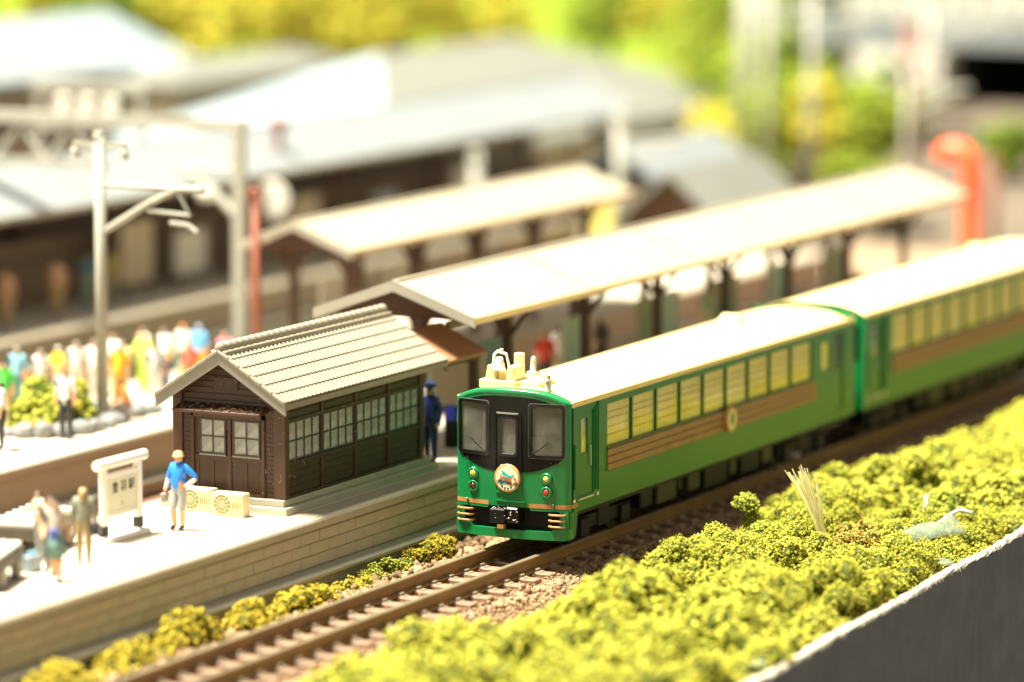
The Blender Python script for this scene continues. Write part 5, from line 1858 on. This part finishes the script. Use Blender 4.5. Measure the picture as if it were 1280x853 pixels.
# red and cream light board over the far roof
t = thing('signal_gantry', 'small pale gantry with three round lamps over the far roof', 'signal', (33, 31.5, 1.1))
for y in (29.6, 33.4):
    MB().box(32.9, 33.1, y - .1, y + .1, 1.1, 7.0).build('leg', 'mast', t)
MB().box(32.85, 33.15, 29.4, 33.6, 6.85, 7.1).build('beam', 'mast', t)
MB().box(32.85, 33.15, 29.4, 33.6, 5.6, 5.75).build('beam', 'mast', t)
for y in (30.6, 31.5, 32.4):
    MB().lathe([(.25, -.2), (.3, 0), (.25, .2)], (32.8, y, 6.4), 'x', 18).build('lamp', 'paper', t)
t = thing('red_box', 'small brick red box beside the portal leg top', 'box', (36.5, 26.6, 1.1))
MB().box(36.4, 36.6, 26.5, 26.7, 1.1, 5.5).build('stand', 'redpole', t)
MB().box(36.3, 36.7, 26.4, 26.8, 5.5, 5.9).build('box_body', 'redpole', t, bevel=.05)


# dark fence under the far roof
def fence():
    t = thing('platform_fence', 'dark brown slatted fence under the long grey roof', 'fence', (30, 28.2, 1.1))
    sm = MB().box(-.13, .13, -.04, .04, 0, 2.0).mesh('slat', 'darkwall')
    for k in range(110):
        link('slat', sm, t, (12 + k * .42, 28.2, 1.1))
    for z in (1.4, 2.7):
        MB().box(11.8, 58.5, 28.24, 28.32, z - .08, z + .08).build('fence_rail', 'darkwall', t)
    MB().box(8, 62, 30.2, 30.4, 1.1, 4.9).build('back_wall', 'darkwall', t)


fence()


# =================================================================== REAR BUILDINGS
def hip_building(label, x0, x1, y0, y1, zb, ze, zr, hip, m1, m2, wall='tanwall', name='rear_building', ridge_shift=0):
    t = thing(name, label, 'building', ((x0 + x1) / 2, (y0 + y1) / 2, zb), 'buildings behind the far platform')
    MB().box(x0 + .6, x1 - .6, y0 + .6, y1 - .6, zb, ze).build('wall', wall, t)
    yc = (y0 + y1) / 2 + ridge_shift
    V = [(x0, y0, ze), (x1, y0, ze), (x1, y1, ze), (x0, y1, ze), (x0 + hip, yc, zr), (x1 - hip, yc, zr)]
    rf = MB().add(V, [(0, 1, 5, 4), (2, 3, 4, 5), (3, 2, 1, 0)]).build('roof', m1, t)
    for f in ((3, 0, 4), (1, 2, 5)):
        MB().add([(V[i][0], V[i][1], V[i][2] + .01) for i in f], [(0, 1, 2)]).build('roof_hip', m2, t)
    MB().box(x0, x1, y0 - .06, y0, ze - .3, ze + .02).build('eave_board', m1, rf)
    n = int((x1 - x0) / 3)
    for k in range(n):
        xw = x0 + 1.5 + (x1 - x0 - 3) * k / max(1, n - 1)
        wn = MB().box(xw - .6, xw + .6, y0 + .52, y0 + .6, zb + .8, zb + (ze - zb) * .8).build('window', 'darkwall', t)
        MB().box(xw - .5, xw + .5, y0 + .50, y0 + .52, zb + .95, zb + (ze - zb) * .75).build('pane', 'glass', wn)
    return t


hip_building('large station house with blue white hip end and grey roof', 56.0, 92.0, 33.0, 47.0, -.5, 2.4, 5.6, 12.0, 'greyroof3', 'greyroof2')
hip_building('long pale grey roofed shed in the far corner', 14.0, 49.0, 39.6, 48.0, -.5, 6.3, 7.3, 2.5, 'greyroof', 'greyroof', 'darkwall')
hip_building('pale green white roofed hall behind the grey shed', 52.0, 72.0, 49.5, 57.0, -.5, 4.3, 6.9, 3.0, 'greyroof2', 'greyroof2', 'tanwall')
hip_building('beige low block beside the trees', 62.0, 76.0, 45.5, 49.0, -.5, 4.6, 5.3, 2.0, 'greyroof3', 'greyroof3', 'tanwall')

t = thing('gabled_hut', 'small brown gabled hut with grey roof behind the near canopy', 'building', (48, 16.6, -.5))
MB().prism([(14.9, -.5), (18.3, -.5), (18.3, 2.3), (16.6, 3.7), (14.9, 2.3)], 'x', 45.0, 51.0).build('wall', 'canbeam', t)
MB().prism([(14.5, 2.15), (16.6, 3.95), (18.7, 2.15), (18.7, 2.02), (16.6, 3.8), (14.5, 2.02)], 'x', 44.5, 52.0).build('roof', 'greyroof3', t)
MB().box(44.9, 45.0, 15.8, 17.4, -.4, 2.0).build('door', 'porch', t)
t = thing('pale_roof_shed', 'pale roofed shed behind the gabled hut', 'building', (57.5, 22.8, -.5))
MB().box(54, 61, 21.0, 24.6, -.5, 2.4).build('wall', 'tanwall', t)
MB().prism([(20.4, 2.3), (22.8, 3.8), (25.2, 2.3), (25.2, 2.15), (22.8, 3.65), (20.4, 2.15)], 'x', 53.4, 62).build('roof', 'greyroof', t)
MB().box(53.9, 54.0, 21.4, 22.4, .2, 1.9).build('window', 'redpole', t)
MB().box(53.9, 54.0, 23.0, 24.0, .2, 1.9).build('window', 'curtain', t)


# right rear: windowed block, tunnel mouth, truss bridge
def windowed_block():
    t = thing('windowed_block', 'white block with rows of small bright panes at the far tunnel', 'building', (96, 28, -.5))
    MB().box(95.2, 96.3, 26.5, 30.6, -.5, 5.2).build('wall', 'cab', t)
    MB().box(94.9, 96.35, 26.4, 30.9, 5.2, 5.5).build('roof', 'greyroof', t)
    pm = MB().box(-.05, .05, -.20, .20, -.22, .22).mesh('pane', 'white')
    for i in range(8):
        for j in range(4):
            if i == 4:
                continue
            link('pane', pm, t, (95.12, 26.8 + i * .5, 2.2 + j * .58))


windowed_block()
t = thing('tunnel_portal', 'dark tunnel mouth in a grey stone portal', 'tunnel', (96, 23, -.5))
MB().box(96.4, 98, 12.0, 20.6, -.5, 11).build('portal_wall', 'cab', t)
MB().box(96.4, 98, 26.4, 33.0, -.5, 11).build('portal_wall', 'cab', t)
MB().box(96.4, 98, 20.6, 26.4, 5.0, 11).build('portal_lintel', 'cab', t)
MB().box(103, 103.3, 20.4, 26.8, -.5, 6).build('tunnel_end', 'void', t)
MB().box(96.5, 103, 20.61, 20.75, -.5, 4.98).build('tunnel_side', 'void', t)
MB().box(96.5, 103, 26.25, 26.39, -.5, 4.98).build('tunnel_side', 'void', t)
MB().box(96.5, 103, 20.76, 26.24, 4.85, 4.98).build('tunnel_vault', 'void', t)
o = MB().prism([(64, -.5), (84, 1.3), (95, 1.9), (106, 1.9), (106, -.5)], 'y', 11, 26.8).build('embankment', 'embank')
tag(o, 'brown earth embankment rising to the tunnel mouth', kind='structure')


def truss():
    t = thing('truss_bridge', 'grey truss bridge crossing above the tunnel mouth', 'bridge', (86, 22, -.5))
    for z in (5.6, 8.4):
        MB().box(85.7, 86.3, 12, 32, z - .25, z + .25).build('chord', 'greyroof', t)
    for k in range(10):
        y = 12 + k * 2
        MB().tube([(86, y, 5.6), (86, y + 1, 8.4), (86, y + 2, 5.6)], .16, 6).build('diagonal', 'greyroof', t)
    MB().box(86.4, 88.5, 12, 32, 5.9, 6.3).build('deck', 'greyroof', t)
    for y in (13, 31.5):
        MB().box(85.6, 88, y - .5, y + .5, -.5, 5.6).build('pier', 'cab', t)


truss()


# =================================================================== HILLSIDE AND TREES
def hill():
    n = 60
    V, F = [], []
    # a ridge of ground that runs across the back of the layout
    for i in range(n + 1):
        for j in range(14):
            p, q = i / n, j / 13
            # from the left rear to the right rear, along the line of sight's normal
            s = -20 + 110 * p
            cx, cy = 96 + 0.45 * s * .55 + 22 * q, 78 - .9 * s + 12 * q
            z = -.5 + 15 * (1 - math.cos(q * math.pi)) / 2 * (.8 + .2 * math.sin(p * 9)) + (random.uniform(-.25, .25) if 0 < j else 0)
            V.append((cx + 8, cy, z))
    for i in range(n):
        for j in range(13):
            a = i * 14 + j
            F.append((a, a + 14, a + 15, a + 1))
    o = MB().add(V, F).build('hillside', 'tree_l', smooth=True)
    tag(o, 'yellow green hillside closing the back of the layout', kind='structure')


hill()


def tree(x, y, z, h, rad, m, label):
    t = thing('tree', label, 'tree', (x, y, z), 'trees on the rear hillside')
    MB().tube([(x, y, z), (x + .1, y, z + h * .4), (x, y + .1, z + h * .75)], [.28, .2, .08], 8).build('trunk', 'stem', t)
    for k in range(4):
        a = k * 1.6 + x
        MB().tube([(x + .1, y, z + h * (.35 + .08 * k)), (x + math.cos(a) * rad * .6, y + math.sin(a) * rad * .6, z + h * (.5 + .1 * k))], [.1, .04], 6).build('limb', 'stem', t)
    bl = []
    for k in range(26):
        d = Vector(np.random.default_rng(int(abs(x * 13 + y * 7 + k))).normal(size=3)).normalized()
        q = random.random() ** .4
        bl.append(((x + d.x * rad * q, y + d.y * rad * q, z + h * .62 + d.z * h * .36 * q), random.uniform(.22, .38) * rad))
    P = blob_points(bl, .16, .8)
    V, T = grains(P - np.array((x, y, z)), .16)
    link('crown', fast_mesh('crown', V, T, m), t)


for (x, y, z, h, rd, m, lb) in (
        (78, 54, .2, 9.5, 2.6, 'tree_y', 'bright yellow tree left of the station house roof'),
        (83, 51.5, .2, 9.5, 2.8, 'tree_y', 'yellow tree directly over the white hip end'),
        (76.5, 57.5, .2, 9.5, 2.2, 'tree_g', 'green tree beside the pale green hall'),
        (89, 50.5, .2, 9.0, 2.7, 'tree_y', 'yellow tree over the grey station roof'),
        (87, 55, .3, 12, 2.6, 'tree_l', 'lime tree behind the yellow ones'),
        (94, 48.5, .2, 8.5, 2.6, 'tree_y', 'pale yellow tree right of the station ridge'),
        (98, 40.0, .2, 8.0, 2.5, 'tree_y', 'golden tree by the far end of the station house'),
        (99, 44.5, .3, 10, 2.6, 'tree_l', 'lime tree between golden ones at the back'),
        (92, 35.5, -.4, 9.5, 2.6, 'tree_l', 'broad lime tree before the hillside'),
        (96, 33.5, -.4, 9.5, 2.5, 'tree_g', 'dark green tree next to the truss bridge'),
        (88, 33.0, -.4, 5.5, 2.2, 'tree_l', 'low lime tree behind the gabled hut'),
        (80, 29.0, -.4, 4.4, 1.9, 'tree_l', 'small yellow green tree behind the near canopy'),
        (74, 28.0, -.4, 3.6, 1.7, 'tree_y', 'small golden bushy tree behind the near canopy'),
        (86, 27.5, -.4, 4.2, 1.9, 'tree_g', 'small green tree at the foot of the white block'),
        (90, 15.0, 1.2, 3.2, 1.4, 'tree_l', 'low shrub like tree by the tunnel mouth'),
        (74, 25.6, -.4, 4.6, 1.8, 'tree_l', 'lime tree behind the pale roofed shed'),
        (74.5, 23.4, -.4, 5.2, 1.7, 'tree_y', 'golden tree between the shed and the pale poles'),
        (75, 21.4, .2, 4.4, 1.5, 'tree_l', 'yellow green tree next to the rusty brown pole'),
        (83, 28.6, -.4, 6.5, 2.2, 'tree_l', 'taller lime tree in front of the dark green one'),
        (68, 19.8, -.3, 2.8, 1.3, 'tree_l', 'low lime shrub tree just behind the canopy end'),
        (78, 17.0, .6, 2.4, 1.2, 'tree_g', 'low green shrub tree on the embankment slope'),
        (84, 24.5, .8, 3.6, 1.7, 'tree_g', 'green shrub tree before the white windowed block'),
        (66, 17.5, -.3, 2.6, 1.3, 'tree_l', 'small lime shrub tree past the hooked post'),
        (78, 13.5, .6, 2.6, 1.3, 'tree_g', 'green shrub tree on the embankment'),
        (70, 62, .2, 8.5, 2.0, 'tree_l', 'lime tree at the back of the pale green hall'),
        (84, 66, .2, 10, 2.6, 'tree_y', 'orange yellow tree beyond the far corner hall'),
        (90, 62, .2, 11, 2.6, 'tree_g', 'green tree beyond the far corner hall')):
    tree(x, y, z, h, rd, MT[m], lb)
